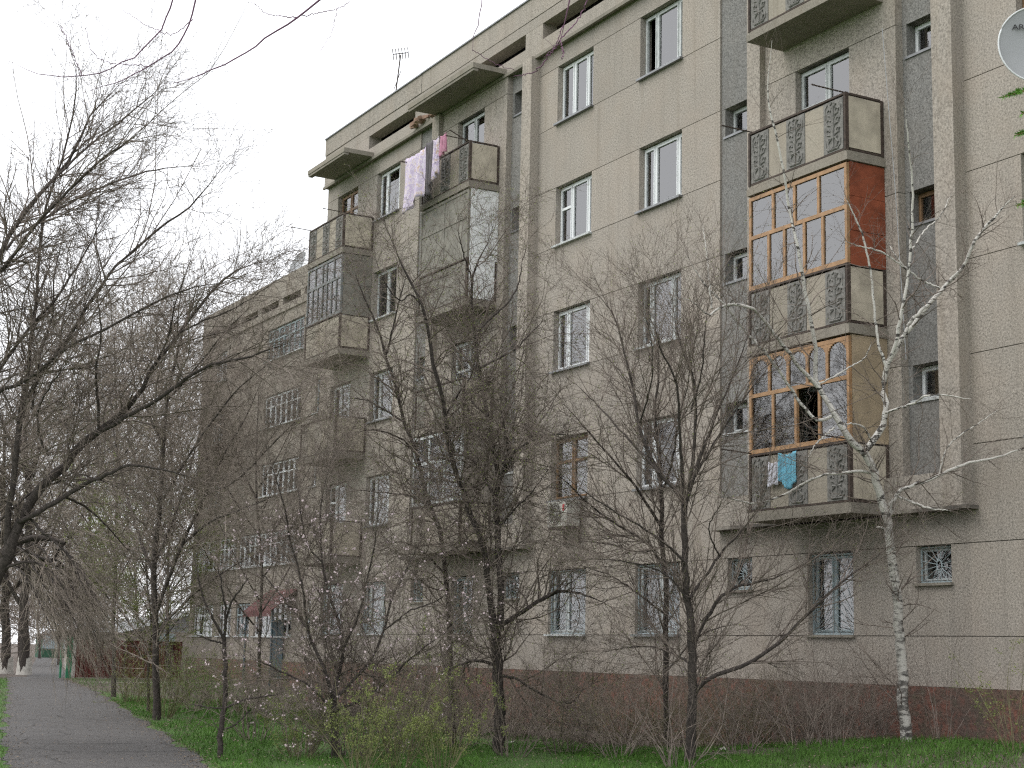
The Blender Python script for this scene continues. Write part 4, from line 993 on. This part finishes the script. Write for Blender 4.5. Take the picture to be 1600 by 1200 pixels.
# drooping sprays hang from its lower limbs: grown as further limbs of a second leaning stem
rngd = np.random.default_rng(77)
droop = [[(-48, 1168, 12), (-42, 1080, 11), (-30, 990, 10), (-8, 900, 9), (20, 850, 7.5), (60, 840, 6), (100, 850, 4)]]
for i in range(34):
    x, y = rngd.uniform(15, 105), rngd.uniform(850, 925); L = rngd.uniform(70, 145)
    droop.append([(x, y, 2.2), (x + 18, y + L * .10, 1.9), (x + 32 + L * .08, y + L * .45, 1.4), (x + 40 + L * .28, y + L, .8)])
tree('drooping_tree', 'low stem with long pale drooping twigs hanging beside the whitewashed trunks', droop, 25.5,
     [dict(dens=11, t0=.1, ang=(8, 35), L=.85, rr=.6, S=8, wig=.06, trop=(.03, 0, -.09), rmin=.003, rmax=.006),
      dict(dens=4, t0=.1, ang=(8, 35), L=.45, rr=.7, S=4, wig=.08, trop=(0, 0, -.08), rmin=.0022, maxn=9000)], 62, twig='twig_pale', wob=2.0, kr=.75)
# --- trees in front of the set-back block
mid = [
 [(246, 1127, 11), (243, 1000, 9.5), (240, 900, 8.5), (248, 800, 7.5), (255, 700, 6.2), (262, 620, 4.8), (280, 540, 3.4), (300, 470, 2)],
 [(243, 960, 6), (268, 890, 5.4), (285, 850, 5), (305, 807, 4.4), (320, 775, 3.8), (350, 710, 3), (385, 650, 2.2), (410, 590, 1.3)],
 [(241, 900, 5), (215, 830, 4.2), (195, 760, 3.4), (180, 690, 2.6), (170, 600, 1.4)],
 [(249, 790, 4.5), (290, 720, 3.8), (330, 660, 3), (370, 610, 2.2), (430, 560, 1.3)],
 [(285, 850, 4), (330, 815, 3.4), (380, 795, 2.6), (440, 770, 1.5)],
 [(256, 700, 4), (230, 640, 3.4), (215, 570, 2.6), (200, 500, 1.4)],
 [(262, 625, 3.4), (310, 570, 2.8), (350, 520, 2.2), (390, 480, 1.2)],
 [(320, 775, 3), (370, 750, 2.6), (420, 700, 2), (460, 660, 1.2)],
 [(244, 990, 4), (290, 940, 3.4), (340, 900, 2.6), (390, 870, 1.4)],
 [(242, 880, 4), (275, 800, 3.4), (300, 720, 2.6), (330, 600, 1.4)]]
tree('bare_tree', 'dense brown-twigged tree standing before the set-back block', mid, 34.0,
     [dict(dens=6, t0=.06, tips=4, ang=(25, 65), L=2.0, rr=.5, S=9, wig=.13, trop=(0, 0, .02), rmax=.02, rmin=.005),
      dict(dens=7, t0=.1, ang=(25, 65), L=.95, rr=.6, S=5, wig=.17, trop=(0, 0, .0), rmin=.0036),
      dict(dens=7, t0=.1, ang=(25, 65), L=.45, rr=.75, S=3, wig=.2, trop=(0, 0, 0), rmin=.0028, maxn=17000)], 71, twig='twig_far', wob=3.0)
def generic(px, py, d, top, spread, seed, n=9, r=9, lean=0):
    """limbs of a free-standing tree whose foot is seen at (px, py)"""
    rg = np.random.default_rng(seed); h = py - top
    t = [(px, py, r), (px + lean * .2, py - h * .2, r * .85), (px + lean * .4 + rg.uniform(-6, 6), py - h * .4, r * .7), (px + lean * .7 + rg.uniform(-8, 8), py - h * .65, r * .5), (px + lean, top + h * .08, r * .2)]
    out = [t]
    for i in range(n):
        f = .22 + .55 * i / n; y0 = py - h * f; x0 = px + lean * f; s = 1 if i % 2 else -1; w = spread * rg.uniform(.6, 1.1) * (1 - .5 * f)
        out.append([(x0, y0, r * .5 * (1 - .5 * f)), (x0 + s * w * .35, y0 - h * .10, r * .38 * (1 - .5 * f)), (x0 + s * w * .75, y0 - h * .24, r * .25 * (1 - .5 * f)), (x0 + s * w, y0 - h * .40 * (1 - .3 * f), r * .1)])
    return out
def LV(q, up=.02, mx=13000, rm=.003, n1=420, n2=3200):
    return [dict(dens=2.6, t0=.1, tips=2, ang=(25, 65), L=2.3 * q, rr=.45, S=7, wig=.12, trop=(0, 0, up), rmax=.03, rmin=rm * 1.6, maxn=n1),
            dict(dens=9 / q, t0=.08, ang=(25, 65), L=1.1 * q, rr=.55, S=4, wig=.16, trop=(0, 0, up), rmin=rm * 1.1, maxn=n2),
            dict(dens=9 / q, t0=.08, ang=(25, 65), L=.55 * q, rr=.7, S=3, wig=.2, trop=(0, 0, up), rmin=rm, maxn=mx)]
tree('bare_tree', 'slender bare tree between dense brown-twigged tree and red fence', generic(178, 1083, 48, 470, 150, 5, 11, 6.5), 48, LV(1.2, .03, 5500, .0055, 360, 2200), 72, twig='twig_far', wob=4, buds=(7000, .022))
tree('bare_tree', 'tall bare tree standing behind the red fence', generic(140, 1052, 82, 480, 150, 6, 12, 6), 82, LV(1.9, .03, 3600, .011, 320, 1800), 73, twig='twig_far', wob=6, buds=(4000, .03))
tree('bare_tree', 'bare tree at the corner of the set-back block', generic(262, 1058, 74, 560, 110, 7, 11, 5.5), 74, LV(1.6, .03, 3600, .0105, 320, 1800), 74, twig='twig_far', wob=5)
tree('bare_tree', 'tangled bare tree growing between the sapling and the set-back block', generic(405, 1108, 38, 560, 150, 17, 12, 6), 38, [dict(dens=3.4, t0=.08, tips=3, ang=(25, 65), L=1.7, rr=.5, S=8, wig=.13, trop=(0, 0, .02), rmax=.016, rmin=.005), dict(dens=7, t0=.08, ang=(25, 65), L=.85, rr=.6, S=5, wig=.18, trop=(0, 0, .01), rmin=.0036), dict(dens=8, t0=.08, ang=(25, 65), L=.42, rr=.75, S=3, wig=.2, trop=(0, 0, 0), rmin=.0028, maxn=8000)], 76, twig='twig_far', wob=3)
# willow-green bushy tree
tree('budding_tree', 'bushy yellow-green budding tree beside the path before the set-back block', generic(232, 1112, 36, 770, 100, 9, 14, 4.5), 37.5,
     [dict(dens=3.2, t0=.05, ang=(15, 45), L=1.3, rr=.5, S=8, wig=.1, trop=(0, 0, .06), rmax=.015),
      dict(dens=4.5, t0=.05, ang=(20, 50), L=.7, rr=.55, S=6, wig=.12, trop=(0, 0, .04), rmin=.0026),
      dict(dens=5.5, t0=.05, ang=(20, 50), L=.4, rr=.65, S=4, wig=.14, trop=(0, 0, .03), rmin=.0024, maxn=11000)], 75, twig='twig_green', buds=(24000, .019), wob=2)
# whitewashed trunks at the end of the path
def alley_tree(px, py, d, label, seed, r, top):
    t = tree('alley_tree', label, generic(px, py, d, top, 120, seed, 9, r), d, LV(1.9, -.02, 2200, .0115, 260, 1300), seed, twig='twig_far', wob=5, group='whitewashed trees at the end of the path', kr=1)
    b = at(px, py, d); rr = r / FPX * d
    rnd = random.Random(seed); m = MB(); K = 14
    for j in range(7):
        z = -.1 + j * .15
        for i in range(K):
            a = 2 * math.pi * i / K; q = rr * (1.5 - .05 * j) * (1 + .05 * math.sin(3 * a + seed)); zz = z + (rnd.uniform(-.10, .06) if j == 6 else 0)
            m.v.append((q * math.cos(a), q * math.sin(a), zz))
            if j: m.f.append(((j - 1) * K + i, (j - 1) * K + (i + 1) % K, j * K + (i + 1) % K, j * K + i))
    m.build('whitewash', M['whitewash'], t, True); return t
alley_tree(9, 1052, 78, 'whitewashed tree on the grass verge, one trunk away from the alley mouth', 81, 8, 640)
alley_tree(38, 1053, 76, 'stout whitewashed tree right beside the mouth of the alley', 82, 8.5, 600)

# ------------------------------------------------------------------ shrubs
def shrub(name, label, px, py, d, h, sp, n, seed, twig='twig', buds=None, budmat='bud', group=None, L2=.4, dens2=5, cat='shrub', up=.04, maxn=5000, r0=.008, wander=.10):
    rng = np.random.default_rng(seed); b = np.array(at(px, py, d)); b[2] = gz(b[0], b[1])
    root = thing(name, label, cat, tuple(b), group)
    a = rng.random(n) * 2 * np.pi; q = rng.uniform(.15, 1, n) * sp; S = 9
    dr = np.stack([np.cos(a) * q, np.sin(a) * q, np.full(n, h)], 1); ln = np.linalg.norm(dr, axis=1) * rng.uniform(.5, 1.1, n); dr /= np.linalg.norm(dr, axis=1, keepdims=True)
    Pt = np.empty((n, S, 3)); Pt[:, 0] = np.stack([np.cos(a) * sp * .15, np.sin(a) * sp * .15, np.full(n, -.05)], 1)
    for s in range(1, S):
        dr = dr + rng.normal(0, wander, (n, 3)); dr /= np.linalg.norm(dr, axis=1, keepdims=True); Pt[:, s] = Pt[:, s - 1] + dr * (ln / (S - 1))[:, None]
    R = rng.uniform(.6, 1.1, n)[:, None] * r0 * np.linspace(1, .25, S)[None]
    V, Q = tubes(Pt, R, 4); link('stems', np_mesh('stems', V, Q, M[twig]), root)
    C, Cr = grow(rng, Pt, R, dens2, .15, (20, 60), L2, .55, 6, .15, (0, 0, up), rmin=.0018)
    C2, Cr2 = grow(rng, C, Cr, dens2 * 1.1, .1, (20, 65), L2 * .5, .65, 4, .18, (0, 0, up), rmin=.0016, maxn=maxn)
    V, Q = tubes(C, Cr, 3); V2, Q2 = tubes(C2, Cr2, 3); link('crown', np_mesh('crown', np.vstack([V, V2]), np.vstack([Q, Q2 + len(V)]), M[twig]), root)
    if buds:
        V, Q = scatter_leaves(rng, C2, buds[0], buds[1]); struct(link('buds', np_mesh('buds', V, Q, M[budmat], False), root), 'stuff')
    return root
BR = 'tangled bare brush growing along the brown plinth'
rb = random.Random(12)
for i in range(22):
    px = 635 + 34 * i + rb.uniform(-10, 10)
    if 1060 < px < 1100: continue
    d = 31.5 - 6.3 * (px - 640) / 720 + rb.uniform(-.9, .9); py = 1019 + (px - 800) * .0227 + 1.6 * FPX / d
    shrub('brush', BR, px, py, d, rb.uniform(.9, 1.7), rb.uniform(.9, 1.6), 32, 200 + i, ('twig', 'twig_far', 'twig_green')[i % 3 if i % 5 else 1], group='brush along the plinth', L2=.7, dens2=4.5, maxn=1200, up=-.03, wander=.24, r0=.008)
for i, (px, d, h, n, lb) in enumerate([(470, 24.5, 2.5, 30, 'thicket of purple-brown shoots between the sapling and the blossoming tree'), (545, 23.6, 2.6, 32, 'tall shoots springing up around the blossoming tree trunk'), (625, 24.6, 2.5, 30, 'thicket of bare shoots right of the blossoming tree'),
        (715, 26.6, 2.2, 28, 'bare shoots around the foot of the thin crooked elm'), (800, 24.8, 1.7, 20, 'twiggy suckers at the foot of the forked elm'), (880, 25.6, 1.6, 18, 'arching bare thicket between the forked elm and the fan-shaped tree'),
        (965, 24.6, 1.6, 18, 'bare thicket beside the thinner grey trunk'), (1060, 22.6, 1.5, 20, 'suckers at the foot of the fan-shaped tree'), (1160, 24.0, 1.7, 18, 'arching bare bush under the low limb of the fan-shaped tree'), (1250, 24.4, 1.8, 16, 'dry bush below the barred tall window'), (400, 27.5, 1.7, 18, 'brown thicket behind the sapling on the lawn')]):
    py = 1019 + (px - 800) * .0227 + 1.58 * FPX / d
    shrub('thicket', lb, px, py, d, h, 1.15, n, 270 + i, 'twig' if i % 3 else 'twig_far', (1300, .012) if i < 4 else None, group='thickets around the trunks', L2=.85, dens2=3.4, maxn=1500, up=-.02, wander=.17, r0=.010)
for i, (px, py, d, h, lb) in enumerate([(560, 1200, 21.2, 1.2, 'low budding shrub in front of the blossoming tree trunk'), (620, 1202, 21.6, 1.5, 'tallest yellow-green budding shrub beside the blossoming tree'), (690, 1206, 21.4, 1.0, 'budding shrub between the blossoming tree and the forked elm'), (470, 1188, 23, .8, 'small budding shrub between sapling and blossoming tree')]):
    shrub('budding_shrub', lb, px, py, d, h, .8, 24, 230 + i, 'twig_green', (3000, .013), group='budding shrubs on the lawn', L2=.4, maxn=3500)
shrub('budding_shrub', 'sparse budding shrub against the plinth beyond the birch', 1592, 1180, 21.8, 1.7, .85, 15, 241, 'twig_green', (900, .016), L2=.45, dens2=3.2, maxn=1200)
shrub('thorn_bush', 'thin bare bush between the birch and the fan-shaped tree', 1300, 1185, 23.8, 2.6, 1.0, 12, 242, 'twig', L2=.7, dens2=2.5, maxn=1500)
shrub('thorn_bush', 'thin bare bush growing behind the birch trunk', 1470, 1170, 23.9, 2.3, .8, 9, 245, 'twig', L2=.6, dens2=2.2, maxn=900)
for i, (px, py, d, h, lb) in enumerate([(255, 1122, 35, 1.6, 'thick brown bush at the foot of the dense brown-twigged tree'), (300, 1105, 39, 1.3, 'bushy undergrowth below the first windows of the set-back block'), (385, 1100, 38, 1.2, 'brown bush behind the sapling'), (430, 1112, 35, 1.3, 'brown bush behind the blossoming tree'), (205, 1100, 43, 1.5, 'brown bush near the dirt track'), (285, 1092, 44, 1.9, 'greenish bush hiding the far end of the red fence'), (335, 1098, 41, 1.5, 'brown bush below the red awning')]):
    shrub('brown_bush', lb, px, py, d, h, 1.0, 34, 250 + i, 'twig_far' if i % 2 else 'twig_green', (1800, .016), 'leaf' if i in (1, 2) else 'bud', L2=.55, dens2=5, maxn=4000)
# ------------------------------------------------------------------ overhanging branches of a tree beside the camera
over = [
 [(-420, 1500, 55), (-430, 1100, 50), (-400, 600, 44), (-330, 200, 38), (-250, -150, 30)],
 [(-330, 200, 22), (-150, -120, 18), (150, -300, 13), (450, -330, 9), (700, -260, 6), (860, -150, 4), (900, -60, 2.6), (880, 40, 1.8), (875, 60, 1.6)],
 [(520, -330, 5), (570, -160, 3.6), (545, -40, 2.6), (500, 0, 2.0), (465, 27, 1.9), (432, 48, 1.7), (385, 82, 1.5), (330, 110, 1.3), (290, 126, 1.0), (257, 131, .8)],
 [(330, -320, 5), (350, -120, 3), (310, -20, 1.8), (295, 40, 1.5), (270, 80, 1.3), (230, 105, 1.1), (190, 125, .9), (130, 145, .7)],
 [(240, -320, 5), (290, -150, 2.6), (278, -30, 1.6), (260, 30, 1.4), (230, 70, 1.2), (180, 105, 1.1), (130, 118, 1.0), (60, 115, .8), (8, 93, .6)],
 [(302, 30, 1), (272, 52, .8), (240, 45, .7), (185, 12, .5)],
 [(465, 27, 1.1), (440, 26, .9), (415, 20, .7), (390, 0, .6)], [(465, 26, 1.0), (525, 14, .8), (550, 0, .7)], [(526, 14, .7), (518, 50, .5), (495, 88, .4)],
 [(128, 118, .9), (110, 75, .8), (95, 40, .7)], [(233, 104, .8), (160, 95, .7), (140, 70, .6), (132, 35, .5)],
 [(876, 62, 1.6), (860, 85, 1.3), (835, 112, 1.0), (800, 120, .7)], [(876, 60, 1.3), (900, 35, 1.1), (915, 5, 1.0), (930, -30, 1)], [(876, 62, 1), (880, 85, .8), (878, 92, .6)],
 [(700, -260, 3), (755, -80, 1.5), (752, 10, 1.0), (740, 60, .8), (738, 80, .6)], [(738, 78, .7), (775, 100, .6), (808, 110, .5)], [(880, 40, 1), (868, 70, .8), (850, 90, .6)]]
tree('overhanging_tree', 'purple-brown drooping shoots crossing the open sky above the bare trees', over, 9.5,
     [dict(dens=.9, t0=.6, ang=(20, 50), L=.22, rr=.5, S=6, wig=.10, trop=(0, 0, .03), rmin=.0012, rmax=.002, src=0)], 91, 'twig_purple', 'twig_purple', wob=.25, S0=34, kr=.85)
# ------------------------------------------------------------------ spruce whose branch tips reach into view
def spruce():
    b = at(1905, 1330, 9.5); base = Vector((b.x, b.y, -.05)); rng = np.random.default_rng(5)
    t = thing('spruce_tree', 'young spruce showing only a few bright green branch tips', 'tree', tuple(base))
    MB().tube([(0, 0, -.1), (.02, .02, 2.5), (0, .03, 5.2), (0, 0, 7)], [.11, .09, .05, .01], 8).build('trunk', M['bark'], t, True)
    tips = [at(1566, 152, 9.2), at(1596, 178, 9.3), at(1585, 212, 9.1), at(1588, 322, 9.2)]
    br = []
    for tp in tips:
        e = tp - base; s = Vector((0, .02, e.z + .55)); br.append([s, s.lerp(e, .4) + Vector((0, 0, .12)), s.lerp(e, .75) + Vector((0, 0, .05)), e])
    for i in range(34):
        z = 1.0 + i * .17; a = i * 2.4; L = 1.25 * (1 - z / 7.6)
        dv = Vector((math.cos(a), math.sin(a), 0))
        if dv.dot(-CAM_R) > -.2: continue          # crowded side away from the path only
        s = Vector((0, 0, z)); br.append([s, s + dv * L * .4 + Vector((0, 0, .03)), s + dv * L * .75, s + dv * L + Vector((0, 0, .06))])
    m = MB(); V = []; 
    for p in br:
        q, _ = resample([tuple(x) for x in p], [1] * 4, 26); m.tube([Vector(x) for x in q], list(np.linspace(.011, .003, 26)), 5, False)
        sub = [q[int(f)] for f in ()]
        segs = [(q[k], q[k + 1]) for k in range(8, 25)]
        for k in range(9, 25, 2):
            d = q[k] - q[k - 1]; d /= np.linalg.norm(d)
            for sg in (-1, 1):
                sd = np.cross(d, (0, 0, 1)) * sg; e = q[k] + (d * .8 + sd * .7 + np.array((0, 0, rng.uniform(-.1, .2)))) * .10 * (1.2 - k / 30)
                m.tube([Vector(q[k]), Vector(e)], .003, 4, False); segs += [(q[k] * (1 - u) + e * u, q[k] * (1 - u - .25) + e * (u + .25)) for u in (0, .25, .5, .75)]
        for s0, s1 in segs:
            d = s1 - s0; d /= np.linalg.norm(d) + 1e-9
            for n_ in range(16):
                c = s0 + (s1 - s0) * rng.random(); o = rng.normal(size=3); o -= d * (o @ d); o /= np.linalg.norm(o) + 1e-9
                w = np.cross(o, d) * .0045; V += [c - w, c + w, c + (d * .6 + o * .7) * .034]
    m.build('branches', M['browood'], t, True)
    V = np.array(V); link('needles', np_mesh('needles', V, np.arange(len(V)).reshape(-1, 3), M['needle'], False), t)['kind'] = 'stuff'
spruce()
# ------------------------------------------------------------------ fence, far houses, kiosk
def fence():
    t = thing('metal_fence', 'dark red corrugated metal fence with green post at alley mouth', 'fence', (-73.2, 0, 0))
    x = 0; y = -.1
    for i in range(5):
        m = MB(); n = 20
        for j in range(n + 1):
            yy = y + .98 * j / n; xx = -.035 * (yy) + .022 * (1 if (j // 2) % 2 else -1)
            m.v += [(xx, yy, .04), (xx, yy, 1.72 + .01 * (i % 2))]
            if j: m.f.append((2 * j - 2, 2 * j, 2 * j + 1, 2 * j - 1))
        m.build('sheet', M['redsheet'], t); y += .99
    for k in range(3): MB().box(-.08, -.04, -.1 + k * 2.2, -.04 + k * 2.2, 0, 1.7).build('post', M['rust'], t)
    MB().box(-.06, .06, -.52, -.28, 0, 1.85).build('gate_post', M['greenpaint'], t); MB().box(-.05, .05, -.80, -.72, 0, 1.6).build('gate_post', M['greenpaint'], t)
fence()
def house(name, x, y, w, d, h, rh, wallm, roofm, label):
    t = thing(name, label, 'house', (x, y, 0))
    MB().box(-d / 2, d / 2, -w / 2, w / 2, 0, h).build('wall', wallm, t)
    m = MB(); e = .4
    m.quad((-d / 2 - e, -w / 2 - e, h - .1), (d / 2 + e, -w / 2 - e, h - .1), (d / 2 + e, 0, h + rh), (-d / 2 - e, 0, h + rh)); m.quad((-d / 2 - e, w / 2 + e, h - .1), (-d / 2 - e, 0, h + rh), (d / 2 + e, 0, h + rh), (d / 2 + e, w / 2 + e, h - .1))
    m.quad((d / 2, -w / 2, h), (d / 2, w / 2, h), (d / 2, 0, h + rh - .06)); m.build('roof', roofm, t)
    for s in (-.25, .25): MB().box(d / 2 - .02, d / 2 + .03, w * s - .55, w * s + .55, .9, 2.2).build('window', M['bluegrey'], t)
house('house', -96, 12.0, 9, 8, 2.3, 1.3, M['wall2'], M['roofgrey'], 'low white house with pale grey roof behind the red fence')
house('shed', -165, 20.3, 2.2, 3, 2.2, .5, plain('dull_green_paint', (.03, .085, .05), .7, .3, 3), M['roofgrey'], 'dull green shed far down the alley')
house('house', -190, 40, 24, 10, 3.0, 2.0, plain('dark_plank_wall', (.07, .062, .052), .9, .3, 2), plain('dark_roof', (.09, .09, .092), .8, .2, 2), 'long low house beyond the end of the alley')
for i, (px, d, tp, lb) in enumerate([(92, 110, 850, 'far bare tree rising beyond the dull green shed'), (215, 118, 800, 'far bare tree behind the low white house'), (30, 125, 780, 'far bare tree beyond the whitewashed trunks'), (62, 150, 905, 'low far tree closing the view down the alley'), (112, 140, 890, 'low far tree behind the red fence corner')]):
    y = 1000 + 1.6 * FPX / d
    tree('far_tree', lb, generic(px, y, d, tp, 90, 300 + i, 9, 4), d, LV(2.4, .02, 1000, .018, 160, 700), 300 + i, twig='twig_far', wob=6, group='far trees beyond the alley')
for i in range(5):
    p = (-77 - i * 7.0, .75 + i * 1.62)
    m = MB().box(-.08, .08, -.08, .08, 0, 1.6).box(-.10, .10, -.10, .10, 1.6, 1.66); o = m.build('fence_post', M['whitewash']); o.location = (*p, 0)
    tag(o, 'upright post along the alley beyond the red fence', 'post', 'posts along the alley')
# ------------------------------------------------------------------ grass and litter
def grass():
    rng = np.random.default_rng(9); P_ = []
    def area(n, xr, f0, f1, pw=1.0):
        x = xr[0] + (xr[1] - xr[0]) * rng.random(n) ** pw
        a, b = f0(x), f1(x); y = a + (b - a) * rng.random(n); P_.append(np.stack([x, y], 1))
    area(85000, (-17, -46), edge_r, lambda x: np.full_like(x, -3.0), 1.3)
    area(9000, (-46, -72), edge_r, lambda x: np.full_like(x, 2.5))
    area(9000, (-20, -72), lambda x: edge_l(x) - 2.0, edge_l)
    area(42000, (-12.0, -23.5), lambda x: np.full_like(x, -5.0), lambda x: np.full_like(x, -.35))
    xy = np.vstack(P_)
    # clumpy cover with worn gaps
    f = np.sin(xy[:, 0] * 1.3 + 1.7 * np.sin(xy[:, 1] * .9)) + np.sin(xy[:, 1] * 1.9 + xy[:, 0] * .7) + rng.normal(0, .8, len(xy))
    xy = xy[f > -.75]; n = len(xy)
    z = np.array([gz(a, b) for a, b in xy]); h = rng.uniform(.035, .105, n) * (1 + .5 * (rng.random(n) > .9)); a = rng.random(n) * 2 * np.pi
    w = rng.uniform(.004, .009, n); ca, sa = np.cos(a), np.sin(a); ln = rng.uniform(.02, .09, n); la = rng.random(n) * 2 * np.pi
    b0 = np.stack([xy[:, 0] - ca * w, xy[:, 1] - sa * w, z - .01], 1); b1 = np.stack([xy[:, 0] + ca * w, xy[:, 1] + sa * w, z - .01], 1)
    tp = np.stack([xy[:, 0] + np.cos(la) * ln, xy[:, 1] + np.sin(la) * ln, z + h], 1)
    V = np.stack([b0, b1, tp], 1).reshape(-1, 3)
    o = link('grass', np_mesh('grass', V, np.arange(3 * n).reshape(-1, 3), M['blade'], False)); o['kind'] = 'stuff'; o['label'] = 'short bright green spring grass on the lawn'; o['category'] = 'grass'
grass()
def litter():
    rnd = random.Random(4)
    for px, py, lb in ((1127, 1182, 'scrap of white paper on the ground below the fan-shaped tree'), (800, 1158, 'white plastic scrap lying beside the forked elm')):
        d = -1.55 / ((at(px, py, 1) - CAM_P).z); p = at(px, py, d); m = MB(); p.z = gz(p.x, p.y)
        for i in range(4):
            for j in range(4):
                m.v.append(((i - 1.5) * .045 + rnd.gauss(0, .008), (j - 1.5) * .035, .02 + abs(rnd.gauss(0, .025))))
                if i and j: a = i * 4 + j; m.f.append((a, a - 1, a - 5, a - 4))
        o = m.build('paper_scrap', M['whitewash']); o.location = p; tag(o, lb, 'litter')
litter()
def path_debris():
    rng = np.random.default_rng(19); n = 5200
    x = -17 - 55 * rng.random(n) ** 1.5; side = rng.random(n) < .72; off = np.abs(rng.normal(0, .22, n))
    y = np.where(side, edge_r(x) - off + .08, edge_l(x) + off - .08); far = rng.random(n) < .22
    y = np.where(far, edge_l(x) + (edge_r(x) - edge_l(x)) * rng.random(n), y); z = .02 + .004 * rng.random(n)
    a = rng.random(n) * 6.28; s = rng.uniform(.006, .022, n); c, d = np.cos(a) * s, np.sin(a) * s; t = rng.uniform(-.006, .012, (n, 3))
    V = np.stack([np.stack([x - c, y - d, z], 1), np.stack([x + d * .6, y - c * .6, z + t[:, 0]], 1), np.stack([x + c, y + d, z + t[:, 1]], 1), np.stack([x - d * .6, y + c * .6, z + t[:, 2]], 1)], 1).reshape(-1, 3)
    n2 = 9000; x = -14 - 34 * rng.random(n2) ** 1.2; y0 = edge_r(x); y = y0 + (-.4 - y0) * rng.random(n2); z = np.array([gz(p, q) for p, q in zip(x, y)]) + .03 + .05 * rng.random(n2)
    a = rng.random(n2) * 6.28; s = rng.uniform(.008, .026, n2); c, d = np.cos(a) * s, np.sin(a) * s; t = rng.uniform(-.012, .014, (n2, 3))
    V = np.vstack([V, np.stack([np.stack([x - c, y - d, z], 1), np.stack([x + d * .6, y - c * .6, z + t[:, 0]], 1), np.stack([x + c, y + d, z + t[:, 1]], 1), np.stack([x - d * .6, y + c * .6, z + t[:, 2]], 1)], 1).reshape(-1, 3)]); n += n2
    o = link('leaf_litter', np_mesh('leaf_litter', V, np.arange(4 * n).reshape(-1, 4), plain('dry_leaf_bits', (.17, .135, .10), .9, .6, 14), False))
    o['kind'] = 'stuff'; o['label'] = 'dry leaf bits and grit scattered along the path edges'; o['category'] = 'litter'
path_debris()
